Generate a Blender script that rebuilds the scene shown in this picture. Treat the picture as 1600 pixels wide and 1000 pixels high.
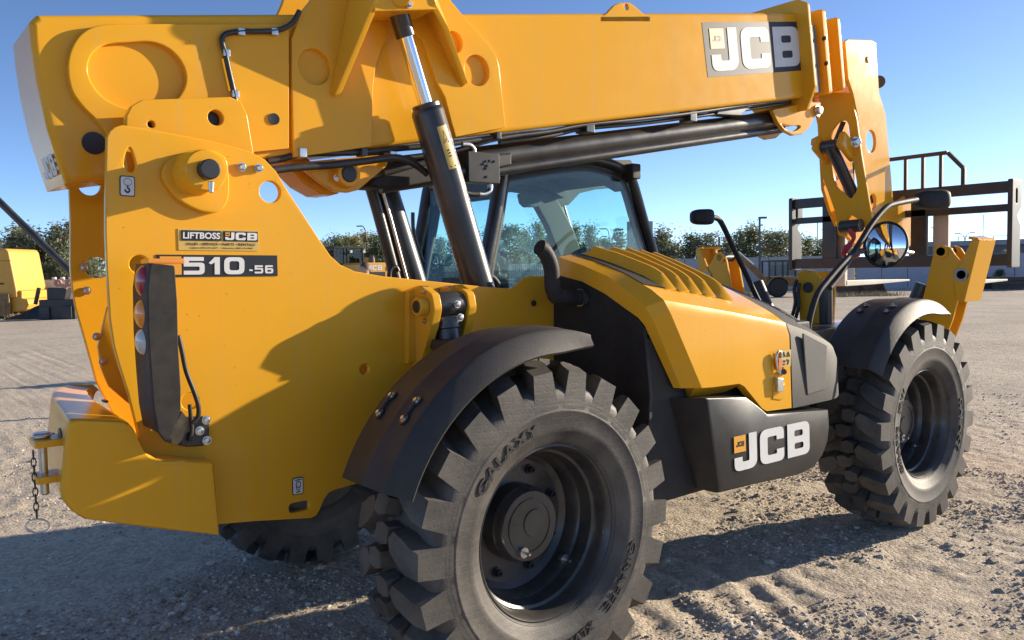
import bpy, bmesh, math, random
import numpy as np
from mathutils import Vector, Matrix, noise

# ------------------------------------------------------------------ camera, sky, sun, exposure
scene = bpy.context.scene
for o in list(bpy.data.objects):
    bpy.data.objects.remove(o)
COL = scene.collection
CAM_LOC = Vector((-1.968, -3.369, 1.601))
YAW, PITCH, ROLL = 0.68224, -0.061616, -0.01985
fwd = Vector((math.sin(YAW)*math.cos(PITCH), math.cos(YAW)*math.cos(PITCH), math.sin(PITCH)))
rgt0 = Vector((math.cos(YAW), -math.sin(YAW), 0)); up0 = rgt0.cross(fwd)
rgt = rgt0*math.cos(ROLL)+up0*math.sin(ROLL); upv = -rgt0*math.sin(ROLL)+up0*math.cos(ROLL)
cd = bpy.data.cameras.new('camera'); cam = bpy.data.objects.new('camera', cd); COL.objects.link(cam)
cd.sensor_width = 36; cd.lens = 28.801; cd.clip_start = 0.05; cd.clip_end = 5000
cam.matrix_world = Matrix((( rgt.x, upv.x, -fwd.x, CAM_LOC.x), (rgt.y, upv.y, -fwd.y, CAM_LOC.y), (rgt.z, upv.z, -fwd.z, CAM_LOC.z), (0, 0, 0, 1)))
scene.camera = cam

SUN_EL, SUN_AZ = math.radians(15.5), math.radians(-15.0)      # azimuth measured from +X towards +Y
sun_dir = Vector((math.cos(SUN_EL)*math.cos(SUN_AZ), math.cos(SUN_EL)*math.sin(SUN_AZ), math.sin(SUN_EL)))
world = bpy.data.worlds.new('World'); scene.world = world; world.use_nodes = True
wn = world.node_tree.nodes; wl = world.node_tree.links
bgn = wn.get('Background') or wn.new('ShaderNodeBackground')
sky = wn.new('ShaderNodeTexSky'); sky.sky_type = 'NISHITA'; sky.sun_disc = False
sky.sun_elevation = SUN_EL; sky.sun_rotation = math.pi/2-SUN_AZ
sky.altitude = 600; sky.air_density = 0.45; sky.dust_density = 0.25; sky.ozone_density = 2.4
wl.new(sky.outputs['Color'], bgn.inputs['Color']); bgn.inputs['Strength'].default_value = 0.116
sl = bpy.data.lights.new('sun', 'SUN'); so = bpy.data.objects.new('sun', sl); COL.objects.link(so)
sl.energy = 4.3; sl.angle = math.radians(0.5); sl.color = (1.0, 0.87, 0.68)
so.rotation_euler = (-sun_dir).to_track_quat('-Z', 'Y').to_euler(); so.location = (20, -8, 12)
scene.view_settings.view_transform = 'Standard'; scene.view_settings.look = 'None'
scene.view_settings.gamma = 1.0; scene.view_settings.use_curve_mapping = False
scene.view_settings.exposure = 1.03
scene.render.engine = 'CYCLES'
scene.render.resolution_x, scene.render.resolution_y = 1024, 640
scene.cycles.max_bounces = 8; scene.cycles.transparent_max_bounces = 16
random.seed(7); RNG = np.random.default_rng(7)
PI = math.pi

# ------------------------------------------------------------------ materials
MATS = {}
def mat(name, col, rough=0.5, metal=0.0, coat=0.0, var=0.0, vscale=6.0, bump=0.0, bscale=60.0, dust=None, dust_amt=0.0, dscale=3.0, rvar=0.0, spec=0.5):
    """Principled material with optional colour variation, dust film with a shape of its own, and fine bump."""
    m = bpy.data.materials.new(name); m.use_nodes = True; MATS[name] = m
    nt = m.node_tree; n = nt.nodes; l = nt.links; b = n['Principled BSDF']
    b.inputs['Roughness'].default_value = rough; b.inputs['Metallic'].default_value = metal
    b.inputs['Coat Weight'].default_value = coat; b.inputs['Coat Roughness'].default_value = 0.116
    b.inputs['Specular IOR Level'].default_value = spec
    b.inputs['Base Color'].default_value = (*col, 1)
    tc = n.new('ShaderNodeTexCoord'); src = None
    if var > 0:
        t = n.new('ShaderNodeTexNoise'); t.inputs['Scale'].default_value = vscale; t.inputs['Detail'].default_value = 6
        l.new(tc.outputs['Object'], t.inputs['Vector'])
        r = n.new('ShaderNodeValToRGB'); r.color_ramp.elements[0].position = 0.3; r.color_ramp.elements[1].position = 0.7
        r.color_ramp.elements[0].color = (*[c*(1-var) for c in col], 1); r.color_ramp.elements[1].color = (*[min(1, c*(1+var)) for c in col], 1)
        l.new(t.outputs['Fac'], r.inputs['Fac']); src = r.outputs['Color']
    if dust is not None:
        t2 = n.new('ShaderNodeTexNoise'); t2.inputs['Scale'].default_value = dscale; t2.inputs['Detail'].default_value = 9; t2.inputs['Roughness'].default_value = 0.68
        l.new(tc.outputs['Object'], t2.inputs['Vector'])
        r2 = n.new('ShaderNodeMapRange'); r2.inputs['From Min'].default_value = 0.35; r2.inputs['From Max'].default_value = 0.75
        r2.inputs['To Min'].default_value = 0.0; r2.inputs['To Max'].default_value = dust_amt
        l.new(t2.outputs['Fac'], r2.inputs['Value'])
        mx = n.new('ShaderNodeMix'); mx.data_type = 'RGBA'
        l.new(r2.outputs['Result'], mx.inputs[0])
        if src: l.new(src, mx.inputs[6])
        else: mx.inputs[6].default_value = (*col, 1)
        mx.inputs[7].default_value = (*dust, 1); src = mx.outputs[2]
    if src: l.new(src, b.inputs['Base Color'])
    if rvar > 0:
        t3 = n.new('ShaderNodeTexNoise'); t3.inputs['Scale'].default_value = 9; t3.inputs['Detail'].default_value = 8
        l.new(tc.outputs['Object'], t3.inputs['Vector'])
        r3 = n.new('ShaderNodeMapRange'); r3.inputs['To Min'].default_value = max(0.02, rough-rvar); r3.inputs['To Max'].default_value = rough+rvar
        l.new(t3.outputs['Fac'], r3.inputs['Value']); l.new(r3.outputs['Result'], b.inputs['Roughness'])
    if bump > 0:
        t4 = n.new('ShaderNodeTexNoise'); t4.inputs['Scale'].default_value = bscale; t4.inputs['Detail'].default_value = 4
        l.new(tc.outputs['Object'], t4.inputs['Vector'])
        bp = n.new('ShaderNodeBump'); bp.inputs['Strength'].default_value = bump; bp.inputs['Distance'].default_value = 0.004
        l.new(t4.outputs['Fac'], bp.inputs['Height']); l.new(bp.outputs['Normal'], b.inputs['Normal'])
    return m

DUST = (0.36, 0.30, 0.22)
mat('yellow', (0.82, 0.395, 0.02), rough=0.2, coat=0.05, var=0.03, vscale=2.0, dust=(0.5, 0.36, 0.16), dust_amt=0.1, dscale=2.2, rvar=0.05, bump=0.02, bscale=14, spec=0.16)
mat('black_paint', (0.022, 0.022, 0.024), rough=0.32, coat=0.2, dust=DUST, dust_amt=0.12, dscale=5, rvar=0.1)
mat('black_plastic', (0.02, 0.021, 0.023), rough=0.58, spec=0.3, dust=DUST, dust_amt=0.07, dscale=7, bump=0.25, bscale=350, rvar=0.1)
mat('grey_panel', (0.026, 0.026, 0.026), rough=0.36, spec=0.3, dust=DUST, dust_amt=0.1, dscale=4, bump=0.15, bscale=420, rvar=0.1)
mat('fender', (0.030, 0.028, 0.027), rough=0.5, spec=0.35, dust=(0.16, 0.135, 0.11), dust_amt=0.25, dscale=3.5, bump=0.3, bscale=380, rvar=0.08)
mat('nose_plastic', (0.05, 0.05, 0.049), rough=0.62, spec=0.2, dust=DUST, dust_amt=0.12, bump=0.2, bscale=420)
mat('nose_mesh', (0.13, 0.13, 0.122), rough=0.6, spec=0.2, bump=0.35, bscale=500, dust=DUST, dust_amt=0.15)
mat('guard_grey', (0.016, 0.016, 0.017), rough=0.6, spec=0.2, dust=DUST, dust_amt=0.15, dscale=6, bump=0.1, bscale=300)
mat('rubber', (0.03, 0.028, 0.026), rough=0.62, dust=(0.25, 0.215, 0.175), dust_amt=0.58, dscale=3.2, var=0.15, vscale=9, bump=0.15, bscale=90, rvar=0.08)
mat('rubber_mark', (0.03, 0.028, 0.026), rough=0.5)
mat('rim_black', (0.028, 0.028, 0.03), rough=0.3, coat=0.25, dust=DUST, dust_amt=0.2, dscale=6, rvar=0.1)
mat('chrome', (0.82, 0.83, 0.85), rough=0.12, metal=1.0)
mat('zinc', (0.62, 0.61, 0.58), rough=0.32, metal=1.0, var=0.12, vscale=40)
mat('steel_dark', (0.022, 0.024, 0.028), rough=0.42, metal=0.0, var=0.2, vscale=10, dust=DUST, dust_amt=0.04, dscale=6)
mat('fork_steel', (0.42, 0.4, 0.36), rough=0.5, metal=0.2, var=0.12, vscale=6)
mat('hose', (0.018, 0.018, 0.019), rough=0.42, dust=DUST, dust_amt=0.15, dscale=8)
mat('white_decal', (0.74, 0.74, 0.72), rough=0.5, spec=0.12, dust=(0.42, 0.38, 0.32), dust_amt=0.25, dscale=9)
mat('pale_decal', (0.045, 0.05, 0.06), rough=0.48, spec=0.16)
mat('black_decal', (0.018, 0.019, 0.022), rough=0.35)
mat('yellow_decal', (0.78, 0.36, 0.03), rough=0.4)
mat('gold_decal', (0.62, 0.42, 0.10), rough=0.45)
mat('red_lens', (0.35, 0.02, 0.02), rough=0.18, coat=0.6)
mat('amber_lens', (0.85, 0.28, 0.02), rough=0.18, coat=0.6)
mat('clear_lens', (0.55, 0.54, 0.5), rough=0.12, coat=0.6)
mat('orange_mark', (0.75, 0.17, 0.02), rough=0.4)
mat('copper_dot', (0.45, 0.13, 0.06), rough=0.5)
mat('hook_red', (0.42, 0.03, 0.035), rough=0.42)
mat('mirror_glass', (0.85, 0.87, 0.9), rough=0.01, metal=1.0)
mat('cab_trim', (0.04, 0.04, 0.042), rough=0.6, var=0.1, vscale=20)
mat('cab_liner', (0.11, 0.11, 0.112), rough=0.7, var=0.08, vscale=15)
mat('seat_cloth', (0.05, 0.05, 0.055), rough=0.8)

def glass_mat(name, tint, gloss=1.0):
    m = bpy.data.materials.new(name); m.use_nodes = True; MATS[name] = m
    n = m.node_tree.nodes; l = m.node_tree.links; n.remove(n['Principled BSDF']); out = n['Material Output']
    tr = n.new('ShaderNodeBsdfTransparent'); tr.inputs['Color'].default_value = (*tint, 1)
    gl = n.new('ShaderNodeBsdfGlossy'); gl.inputs['Roughness'].default_value = 0.02
    lw = n.new('ShaderNodeLayerWeight'); lw.inputs['Blend'].default_value = 0.5
    pw = n.new('ShaderNodeMath'); pw.operation = 'POWER'; pw.inputs[1].default_value = 4.5; l.new(lw.outputs['Facing'], pw.inputs[0])
    ml = n.new('ShaderNodeMath'); ml.operation = 'MULTIPLY_ADD'; ml.inputs[1].default_value = 0.8*gloss; ml.inputs[2].default_value = 0.03*gloss; l.new(pw.outputs[0], ml.inputs[0])
    mx = n.new('ShaderNodeMixShader'); l.new(ml.outputs[0], mx.inputs[0])
    l.new(tr.outputs[0], mx.inputs[1]); l.new(gl.outputs[0], mx.inputs[2]); l.new(mx.outputs[0], out.inputs['Surface'])
    return m
glass_mat('cab_glass', (0.86, 0.965, 0.95))
glass_mat('far_glass', (0.6, 0.68, 0.7))

def paint_wear(m):
    """fine grime specks, faint runs of dust and slight orange-peel on the yellow paint"""
    n = m.node_tree.nodes; l = m.node_tree.links; b = n['Principled BSDF']; tc = n.new('ShaderNodeTexCoord')
    old = b.inputs['Base Color'].links[0].from_socket
    v = n.new('ShaderNodeTexVoronoi'); v.inputs['Scale'].default_value = 26; v.inputs['Randomness'].default_value = 1.0; l.new(tc.outputs['Object'], v.inputs['Vector'])
    lt = n.new('ShaderNodeMath'); lt.operation = 'LESS_THAN'; lt.inputs[1].default_value = 0.075; l.new(v.outputs['Distance'], lt.inputs[0])
    ns = n.new('ShaderNodeTexNoise'); ns.inputs['Scale'].default_value = 1.7; ns.inputs['Detail'].default_value = 6; l.new(tc.outputs['Object'], ns.inputs['Vector'])
    gt = n.new('ShaderNodeMapRange'); gt.inputs['From Min'].default_value = 0.56; gt.inputs['From Max'].default_value = 0.66; gt.inputs['To Max'].default_value = 0.55; l.new(ns.outputs['Fac'], gt.inputs['Value'])
    mu = n.new('ShaderNodeMath'); mu.operation = 'MULTIPLY'; l.new(lt.outputs[0], mu.inputs[0]); l.new(gt.outputs['Result'], mu.inputs[1])
    mx = n.new('ShaderNodeMix'); mx.data_type = 'RGBA'; l.new(mu.outputs[0], mx.inputs[0]); l.new(old, mx.inputs[6]); mx.inputs[7].default_value = (0.25, 0.16, 0.06, 1)
    mp = n.new('ShaderNodeMapping'); mp.inputs['Scale'].default_value = (22, 22, 1.1); l.new(tc.outputs['Object'], mp.inputs['Vector'])
    n2 = n.new('ShaderNodeTexNoise'); n2.inputs['Scale'].default_value = 1.0; n2.inputs['Detail'].default_value = 5; l.new(mp.outputs['Vector'], n2.inputs['Vector'])
    g2 = n.new('ShaderNodeMapRange'); g2.inputs['From Min'].default_value = 0.55; g2.inputs['From Max'].default_value = 0.8; g2.inputs['To Max'].default_value = 0.2; l.new(n2.outputs['Fac'], g2.inputs['Value'])
    m2 = n.new('ShaderNodeMix'); m2.data_type = 'RGBA'; l.new(g2.outputs['Result'], m2.inputs[0]); l.new(mx.outputs[2], m2.inputs[6]); m2.inputs[7].default_value = (0.55, 0.40, 0.17, 1)
    l.new(m2.outputs[2], b.inputs['Base Color'])
paint_wear(MATS['yellow'])
def rubber_lines(m):
    """broken moulding lines across the tyre rubber"""
    n = m.node_tree.nodes; l = m.node_tree.links; b = n['Principled BSDF']; tc = n.new('ShaderNodeTexCoord')
    w = n.new('ShaderNodeTexWave'); w.wave_type = 'BANDS'; w.bands_direction = 'Z'; w.inputs['Scale'].default_value = 13; w.inputs['Distortion'].default_value = 3.2; w.inputs['Detail'].default_value = 3; w.inputs['Detail Scale'].default_value = 9
    l.new(tc.outputs['Object'], w.inputs['Vector'])
    r = n.new('ShaderNodeMapRange'); r.inputs['From Min'].default_value = 0.0; r.inputs['From Max'].default_value = 0.12; l.new(w.outputs['Fac'], r.inputs['Value'])
    bp = n.new('ShaderNodeBump'); bp.inputs['Strength'].default_value = 0.2; bp.inputs['Distance'].default_value = 0.0025; l.new(r.outputs['Result'], bp.inputs['Height'])
    if b.inputs['Normal'].links: l.new(b.inputs['Normal'].links[0].from_socket, bp.inputs['Normal'])
    l.new(bp.outputs['Normal'], b.inputs['Normal'])
rubber_lines(MATS['rubber'])
def film_mat():
    m = bpy.data.materials.new('clear_film'); m.use_nodes = True; MATS['clear_film'] = m
    n = m.node_tree.nodes; l = m.node_tree.links; b = n['Principled BSDF']; out = n['Material Output']
    b.inputs['Base Color'].default_value = (0.75, 0.8, 0.8, 1); b.inputs['Roughness'].default_value = 0.18
    tr = n.new('ShaderNodeBsdfTransparent'); mx = n.new('ShaderNodeMixShader'); mx.inputs[0].default_value = 0.38
    l.new(tr.outputs[0], mx.inputs[1]); l.new(b.outputs[0], mx.inputs[2]); l.new(mx.outputs[0], out.inputs['Surface'])
film_mat()

# ------------------------------------------------------------------ mesh helpers
def finish(me, angle=35, smooth=True, weighted=False):
    bm = bmesh.new(); bm.from_mesh(me); bmesh.ops.remove_doubles(bm, verts=bm.verts, dist=1e-5)
    bmesh.ops.recalc_face_normals(bm, faces=bm.faces); bm.to_mesh(me); bm.free()
    if smooth:
        me.shade_smooth()
        if weighted: weight_normals(me, angle)
        else: me.set_sharp_from_angle(angle=math.radians(angle))
    return me
def weight_normals(me, angle=50):
    """corner normals weighted by face area, so that flat faces stay flat next to small bevels"""
    ca = math.cos(math.radians(angle)); np_ = len(me.polygons)
    N = np.zeros(np_*3, np.float32); me.polygons.foreach_get('normal', N); N = N.reshape(-1, 3)
    A = np.zeros(np_, np.float32); me.polygons.foreach_get('area', A)
    vf = [[] for _ in me.vertices]
    for p in me.polygons:
        for v in p.vertices: vf[v].append(p.index)
    out = []
    for p in me.polygons:
        n0 = N[p.index]
        for v in p.vertices:
            ids = vf[v]; M = N[ids]; w = A[ids]*((M @ n0) > ca)
            q = (M*w[:, None]).sum(0); l_ = float(np.linalg.norm(q)); out.append(tuple(q/l_) if l_ > 1e-12 else tuple(n0))
    me.normals_split_custom_set(out)
def link(name, me, material, parent=None, label=None):
    o = bpy.data.objects.new(name, me); COL.objects.link(o)
    if material is not None:
        me.materials.clear(); me.materials.append(MATS[material] if isinstance(material, str) else material)
    if parent is not None:
        o.parent = parent
        if parent.parent is None and parent.type == 'EMPTY' and parent.get('worldparts'):
            o.location = -Vector(parent.location)
    if label: o['label'] = label
    return o
def thing(name, label, cat, loc=(0, 0, 0), rotz=0, group=None, worldparts=False):
    o = bpy.data.objects.new(name, None); COL.objects.link(o); o.empty_display_size = 0.2
    o.location = loc; o.rotation_euler = (0, 0, rotz); o['label'] = label; o['category'] = cat
    if group: o['group'] = group
    if worldparts: o['worldparts'] = True
    return o
def tag(o, label, cat, group=None):
    o['label'] = label; o['category'] = cat
    if group: o['group'] = group
    return o
def struct(o): o['kind'] = 'structure'; return o
def from_lists(v, f, angle=35, smooth=True):
    me = bpy.data.meshes.new('m'); me.from_pydata([tuple(p) for p in v], [], [tuple(q) for q in f]); me.update()
    return finish(me, angle, smooth)
def join_lists(parts):
    V, F = [], []
    for v, f in parts:
        k = len(V); V += [tuple(p) for p in v]; F += [tuple(i+k for i in q) for q in f]
    return V, F
def fil(pts, r, seg=5, closed=True):
    """round the corners of a polygon; r number or list"""
    n = len(pts); out = []
    for i in range(n):
        ri = r[i] if isinstance(r, (list, tuple)) else r
        p = Vector(pts[i])
        if (not closed and i in (0, n-1)) or ri <= 0: out.append(tuple(p)); continue
        a = Vector(pts[(i-1) % n])-p; b = Vector(pts[(i+1) % n])-p
        la, lb = a.length, b.length
        if la < 1e-9 or lb < 1e-9: continue
        a /= la; b /= lb
        ang = math.acos(max(-1, min(1, a.dot(b))))
        if ang > PI-0.05: out.append(tuple(p)); continue
        d = min(ri/math.tan(ang/2), la*0.48, lb*0.48)
        for k in range(seg+1):
            t = k/seg
            q = (p+a*d)*(1-t)**2+p*2*t*(1-t)+(p+b*d)*t*t
            out.append(tuple(q))
    return out
def spl(pts, n=6, closed=False):
    """Catmull-Rom resample"""
    P = [Vector(p) for p in pts]; N = len(P); out = []
    R_ = range(N if closed else N-1)
    for i in R_:
        g = (lambda k: P[k % N]) if closed else (lambda k: P[max(0, min(N-1, k))])
        p0, p1, p2, p3 = g(i-1), g(i), g(i+1), g(i+2)
        for k in range(n):
            t = k/n
            out.append(0.5*((2*p1)+(p2-p0)*t+(2*p0-5*p1+4*p2-p3)*t*t+(3*p1-p0-3*p2+p3)*t**3))
    if not closed: out.append(P[-1])
    return [tuple(p) for p in out]
def circ2(cx, cy, r, n=28, ry=None):
    return [(cx+r*math.cos(2*PI*k/n), cy+(ry or r)*math.sin(2*PI*k/n)) for k in range(n)]
def slab_mesh(outer, holes, O, e1, e2, w0, w1, bevel=0.0, bres=1):
    """filled 2-D outline with holes, extruded from w0 to w1 along e1 x e2"""
    cu = bpy.data.curves.new('c', 'CURVE'); cu.dimensions = '2D'; cu.fill_mode = 'BOTH'
    for loop in [outer]+list(holes):
        s = cu.splines.new('POLY'); s.points.add(len(loop)-1); s.use_cyclic_u = True
        for p, q in zip(s.points, loop): p.co = (q[0], q[1], 0, 1)
    t = abs(w1-w0); b = min(bevel, t*0.45)
    cu.extrude = max(t/2-b, 1e-5); cu.bevel_depth = b; cu.bevel_resolution = bres; cu.offset = -b
    ob = bpy.data.objects.new('tmp', cu); COL.objects.link(ob)
    dg = bpy.context.evaluated_depsgraph_get(); me = bpy.data.meshes.new_from_object(ob.evaluated_get(dg))
    bpy.data.objects.remove(ob); bpy.data.curves.remove(cu)
    O = Vector(O); e1 = Vector(e1).normalized(); e2 = Vector(e2).normalized(); e3 = e1.cross(e2); wm = (w0+w1)/2
    M = Matrix(((e1.x, e2.x, e3.x, O.x+e3.x*wm), (e1.y, e2.y, e3.y, O.y+e3.y*wm), (e1.z, e2.z, e3.z, O.z+e3.z*wm), (0, 0, 0, 1)))
    me.transform(M); return finish(me, 50, weighted=True)
def plate(name, outer, y0, y1, material, parent, holes=(), bevel=0.004, label=None, bres=1):
    """outline in x-z, thickness along y"""
    return link(name, slab_mesh(outer, holes, (0, 0, 0), (1, 0, 0), (0, 0, 1), -y0, -y1, bevel, bres), material, parent, label)
def platex(name, outer, x0, x1, material, parent, holes=(), bevel=0.004, label=None):
    """outline in y-z, thickness along x"""
    return link(name, slab_mesh(outer, holes, (0, 0, 0), (0, 1, 0), (0, 0, 1), x0, x1, bevel), material, parent, label)
def lathe_lists(profile, p0, axis, seg=32, cap=True):
    """profile [(r, h)] about axis from p0"""
    a = Vector(axis).normalized(); p0 = Vector(p0)
    u = a.orthogonal().normalized(); w = a.cross(u)
    V, F = [], []; n = len(profile)
    for (r, h) in profile:
        for k in range(seg):
            t = 2*PI*k/seg; V.append(p0+a*h+(u*math.cos(t)+w*math.sin(t))*r)
    for i in range(n-1):
        for k in range(seg):
            k2 = (k+1) % seg; F.append((i*seg+k, i*seg+k2, (i+1)*seg+k2, (i+1)*seg+k))
    if cap: F.append(tuple(range(seg))[::-1]); F.append(tuple((n-1)*seg+k for k in range(seg)))
    return V, F
def cyl_lists(p0, p1, r0, r1=None, seg=20, bev=0.0):
    r1 = r0 if r1 is None else r1; p0, p1 = Vector(p0), Vector(p1); L = (p1-p0).length
    pr = [(r0, 0), (r1, L)] if bev <= 0 else [(r0-bev, 0), (r0, bev), (r1, L-bev), (r1-bev, L)]
    return lathe_lists(pr, p0, p1-p0, seg)
def cyl(name, p0, p1, r0, material, parent, r1=None, seg=24, bev=0.004, label=None):
    return link(name, from_lists(*cyl_lists(p0, p1, r0, r1, seg, bev)), material, parent, label)
def tube_lists(pts, r, seg=10, rad=None):
    P = [Vector(p) for p in pts]; V, F = [], []; N = len(P); prev = None
    for i in range(N):
        t = (P[min(i+1, N-1)]-P[max(i-1, 0)]).normalized()
        if prev is None: u = t.orthogonal().normalized()
        else: u = (prev-t*prev.dot(t)).normalized()
        prev = u; w = t.cross(u); rr = rad[i] if rad else r
        for k in range(seg):
            a = 2*PI*k/seg; V.append(P[i]+(u*math.cos(a)+w*math.sin(a))*rr)
    for i in range(N-1):
        for k in range(seg):
            k2 = (k+1) % seg; F.append((i*seg+k, i*seg+k2, (i+1)*seg+k2, (i+1)*seg+k))
    F.append(tuple(range(seg))[::-1]); F.append(tuple((N-1)*seg+k for k in range(seg)))
    return V, F
def tube(name, pts, r, material, parent, n=6, seg=12, smooth=True, label=None):
    return link(name, from_lists(*tube_lists(spl(pts, n) if smooth else pts, r, seg), angle=50), material, parent, label)
def box_lists(x0, x1, y0, y1, z0, z1):
    v = [(x, y, z) for x in (x0, x1) for y in (y0, y1) for z in (z0, z1)]
    return v, [(0, 1, 3, 2), (4, 6, 7, 5), (0, 4, 5, 1), (2, 3, 7, 6), (0, 2, 6, 4), (1, 5, 7, 3)]
def bevel_mesh(v, f, b, seg=2, angle=35):
    me = bpy.data.meshes.new('m'); me.from_pydata([tuple(p) for p in v], [], [tuple(q) for q in f])
    bm = bmesh.new(); bm.from_mesh(me); bmesh.ops.recalc_face_normals(bm, faces=bm.faces)
    ed = [e for e in bm.edges if len(e.link_faces) == 2 and e.calc_face_angle(0) > math.radians(20)]
    bmesh.ops.bevel(bm, geom=ed, offset=b, segments=seg, profile=0.6, affect='EDGES', clamp_overlap=True)
    bm.to_mesh(me); bm.free()
    return finish(me, 50, weighted=True)
def box(name, x0, x1, y0, y1, z0, z1, material, parent, bev=0.006, label=None):
    return link(name, bevel_mesh(*box_lists(x0, x1, y0, y1, z0, z1), bev), material, parent, label)
def loft_lists(layers, closed=True, cap=True):
    V, F = [], []; n = len(layers[0])
    for L in layers: V += [tuple(p) for p in L]
    for i in range(len(layers)-1):
        for k in range(n if closed else n-1):
            k2 = (k+1) % n; F.append((i*n+k, i*n+k2, (i+1)*n+k2, (i+1)*n+k))
    if cap: F.append(tuple(range(n))[::-1]); F.append(tuple((len(layers)-1)*n+k for k in range(n)))
    return V, F
def bar_lists(p0, p1, w, h, up=(0, 0, 1)):
    p0, p1 = Vector(p0), Vector(p1); t = (p1-p0).normalized(); s = t.cross(Vector(up)).normalized(); u = s.cross(t)
    L = []
    for p in (p0, p1):
        L.append([p+s*(a*w/2)+u*(b*h/2) for a, b in ((-1, -1), (1, -1), (1, 1), (-1, 1))])
    return loft_lists(L)
def bar(name, p0, p1, w, h, material, parent, up=(0, 0, 1), bev=0.004, label=None):
    return link(name, bevel_mesh(*bar_lists(p0, p1, w, h, up), bev), material, parent, label)
def bolt(name, p, nrm, r, material, parent, h=None, seg=6):
    p = Vector(p); nrm = Vector(nrm).normalized(); h = h or r*0.9
    v1 = lathe_lists([(r*1.35, 0), (r*1.35, h*0.25)], p, nrm, 14)
    v2 = lathe_lists([(r, h*0.25), (r, h*0.9), (r*0.8, h)], p, nrm, seg)
    return link(name, from_lists(*join_lists([v1, v2])), material, parent)

# ------------------------------------------------------------------ lettering
def stroke(path, w):
    P = [Vector(p) for p in path]; L, R_ = [], []
    for i, p in enumerate(P):
        a = (P[i]-P[i-1]).normalized() if i > 0 else None
        b = (P[i+1]-P[i]).normalized() if i < len(P)-1 else None
        if a is None: t = b; k = 1
        elif b is None: t = a; k = 1
        else:
            t = (a+b).normalized(); k = 1/max(0.4, t.dot(a))
        nn = Vector((-t.y, t.x)); L.append(tuple(p+nn*w/2*k)); R_.append(tuple(p-nn*w/2*k))
    return L+R_[::-1]
def rrect(x0, y0, x1, y1, r=0.0, rs=None):
    return fil([(x0, y0), (x1, y0), (x1, y1), (x0, y1)], rs or r)
def G_J(): return [(fil([(0.49, 1), (0.75, 1), (0.75, 0), (0, 0), (0, 0.38), (0.26, 0.38), (0.26, 0.235), (0.49, 0.235)], [0, 0, 0.26, 0.26, 0, 0, 0.05, 0.05]), [])], 0.78
def G_C(): return [(fil([(0.85, 0.64), (0.85, 1), (0, 1), (0, 0), (0.85, 0), (0.85, 0.36), (0.59, 0.36), (0.59, 0.235), (0.26, 0.235), (0.26, 0.765), (0.59, 0.765), (0.59, 0.64)], [0, 0.25, 0.25, 0.25, 0.25, 0, 0, 0.04, 0.07, 0.07, 0.04, 0]), [])], 0.9
def G_B(): return [(fil([(0, 0), (0.84, 0), (0.84, 0.5), (0.84, 1), (0, 1)], [0, 0.22, 0, 0.22, 0]), [rrect(0.26, 0.22, 0.6, 0.4, 0.06), rrect(0.26, 0.6, 0.58, 0.78, 0.06)])], 0.86
def G_5(): return [(fil([(0, 1), (0.98, 1), (0.98, 0.78), (0.25, 0.78), (0.25, 0.68), (1.02, 0.68), (1.02, 0), (0, 0), (0, 0.22), (0.77, 0.22), (0.77, 0.46), (0, 0.46)], [0, 0, 0, 0, 0, 0.2, 0.25, 0, 0, 0.07, 0.07, 0]), [])], 1.12
def G_1(): return [([(0.0, 0.66), (0.3, 1), (0.56, 1), (0.56, 0), (0.3, 0), (0.3, 0.7), (0.13, 0.58)], [])], 0.68
def G_0(): return [(rrect(0, 0, 1.05, 1, 0.32), [rrect(0.27, 0.23, 0.78, 0.77, 0.14)])], 1.15
def G_6(): return [(rrect(0, 0, 1.0, 0.64, 0.0, [0.24, 0.24, 0.24, 0.0]), [rrect(0.26, 0.2, 0.74, 0.43, 0.08)]), (fil([(0, 0.645), (0, 1), (0.94, 1), (0.94, 0.78), (0.25, 0.78), (0.25, 0.645)], [0, 0.25, 0, 0, 0.05, 0]), [])], 1.1
def G_dash(): return [(rrect(0, 0.3, 0.42, 0.5), [])], 0.52
GL = {'J': G_J, 'C': G_C, 'B': G_B, '5': G_5, '1': G_1, '0': G_0, '6': G_6, '-': G_dash}
def glyph_mesh(word, gap=0.08):
    """flat lettering in the x-y plane, cap height 1, returns mesh and width"""
    x = 0; meshes = []
    for ch in word:
        shapes, adv = GL[ch]()
        for outer, holes in shapes:
            o2 = [(p[0]+x, p[1]) for p in outer]; h2 = [[(p[0]+x, p[1]) for p in h] for h in holes]
            meshes.append(slab_mesh(o2, h2, (0, 0, 0), (1, 0, 0), (0, 1, 0), 0, 0.004, 0))
        x += adv+gap
    bm = bmesh.new()
    for m in meshes: bm.from_mesh(m); bpy.data.meshes.remove(m)
    me = bpy.data.meshes.new('glyphs'); bm.to_mesh(me); bm.free()
    return me, x-gap
def text_mesh(s, bold=0.0, align='CENTER'):
    cu = bpy.data.curves.new('t', 'FONT'); cu.body = s; cu.size = 1.0; cu.align_x = align; cu.align_y = 'CENTER'; cu.offset = bold; cu.extrude = 0.002
    cu.resolution_u = 3
    ob = bpy.data.objects.new('tmp', cu); COL.objects.link(ob)
    dg = bpy.context.evaluated_depsgraph_get(); me = bpy.data.meshes.new_from_object(ob.evaluated_get(dg))
    bpy.data.objects.remove(ob); bpy.data.curves.remove(cu); return me
def frame4(A, B, D):
    """matrix mapping unit square onto A (origin), B (x end), D (y end)"""
    A, B, D = Vector(A), Vector(B), Vector(D); e1 = B-A; e2 = D-A; e3 = e1.cross(e2).normalized()
    return Matrix(((e1.x, e2.x, e3.x, A.x), (e1.y, e2.y, e3.y, A.y), (e1.z, e2.z, e3.z, A.z), (0, 0, 0, 1)))
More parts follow.
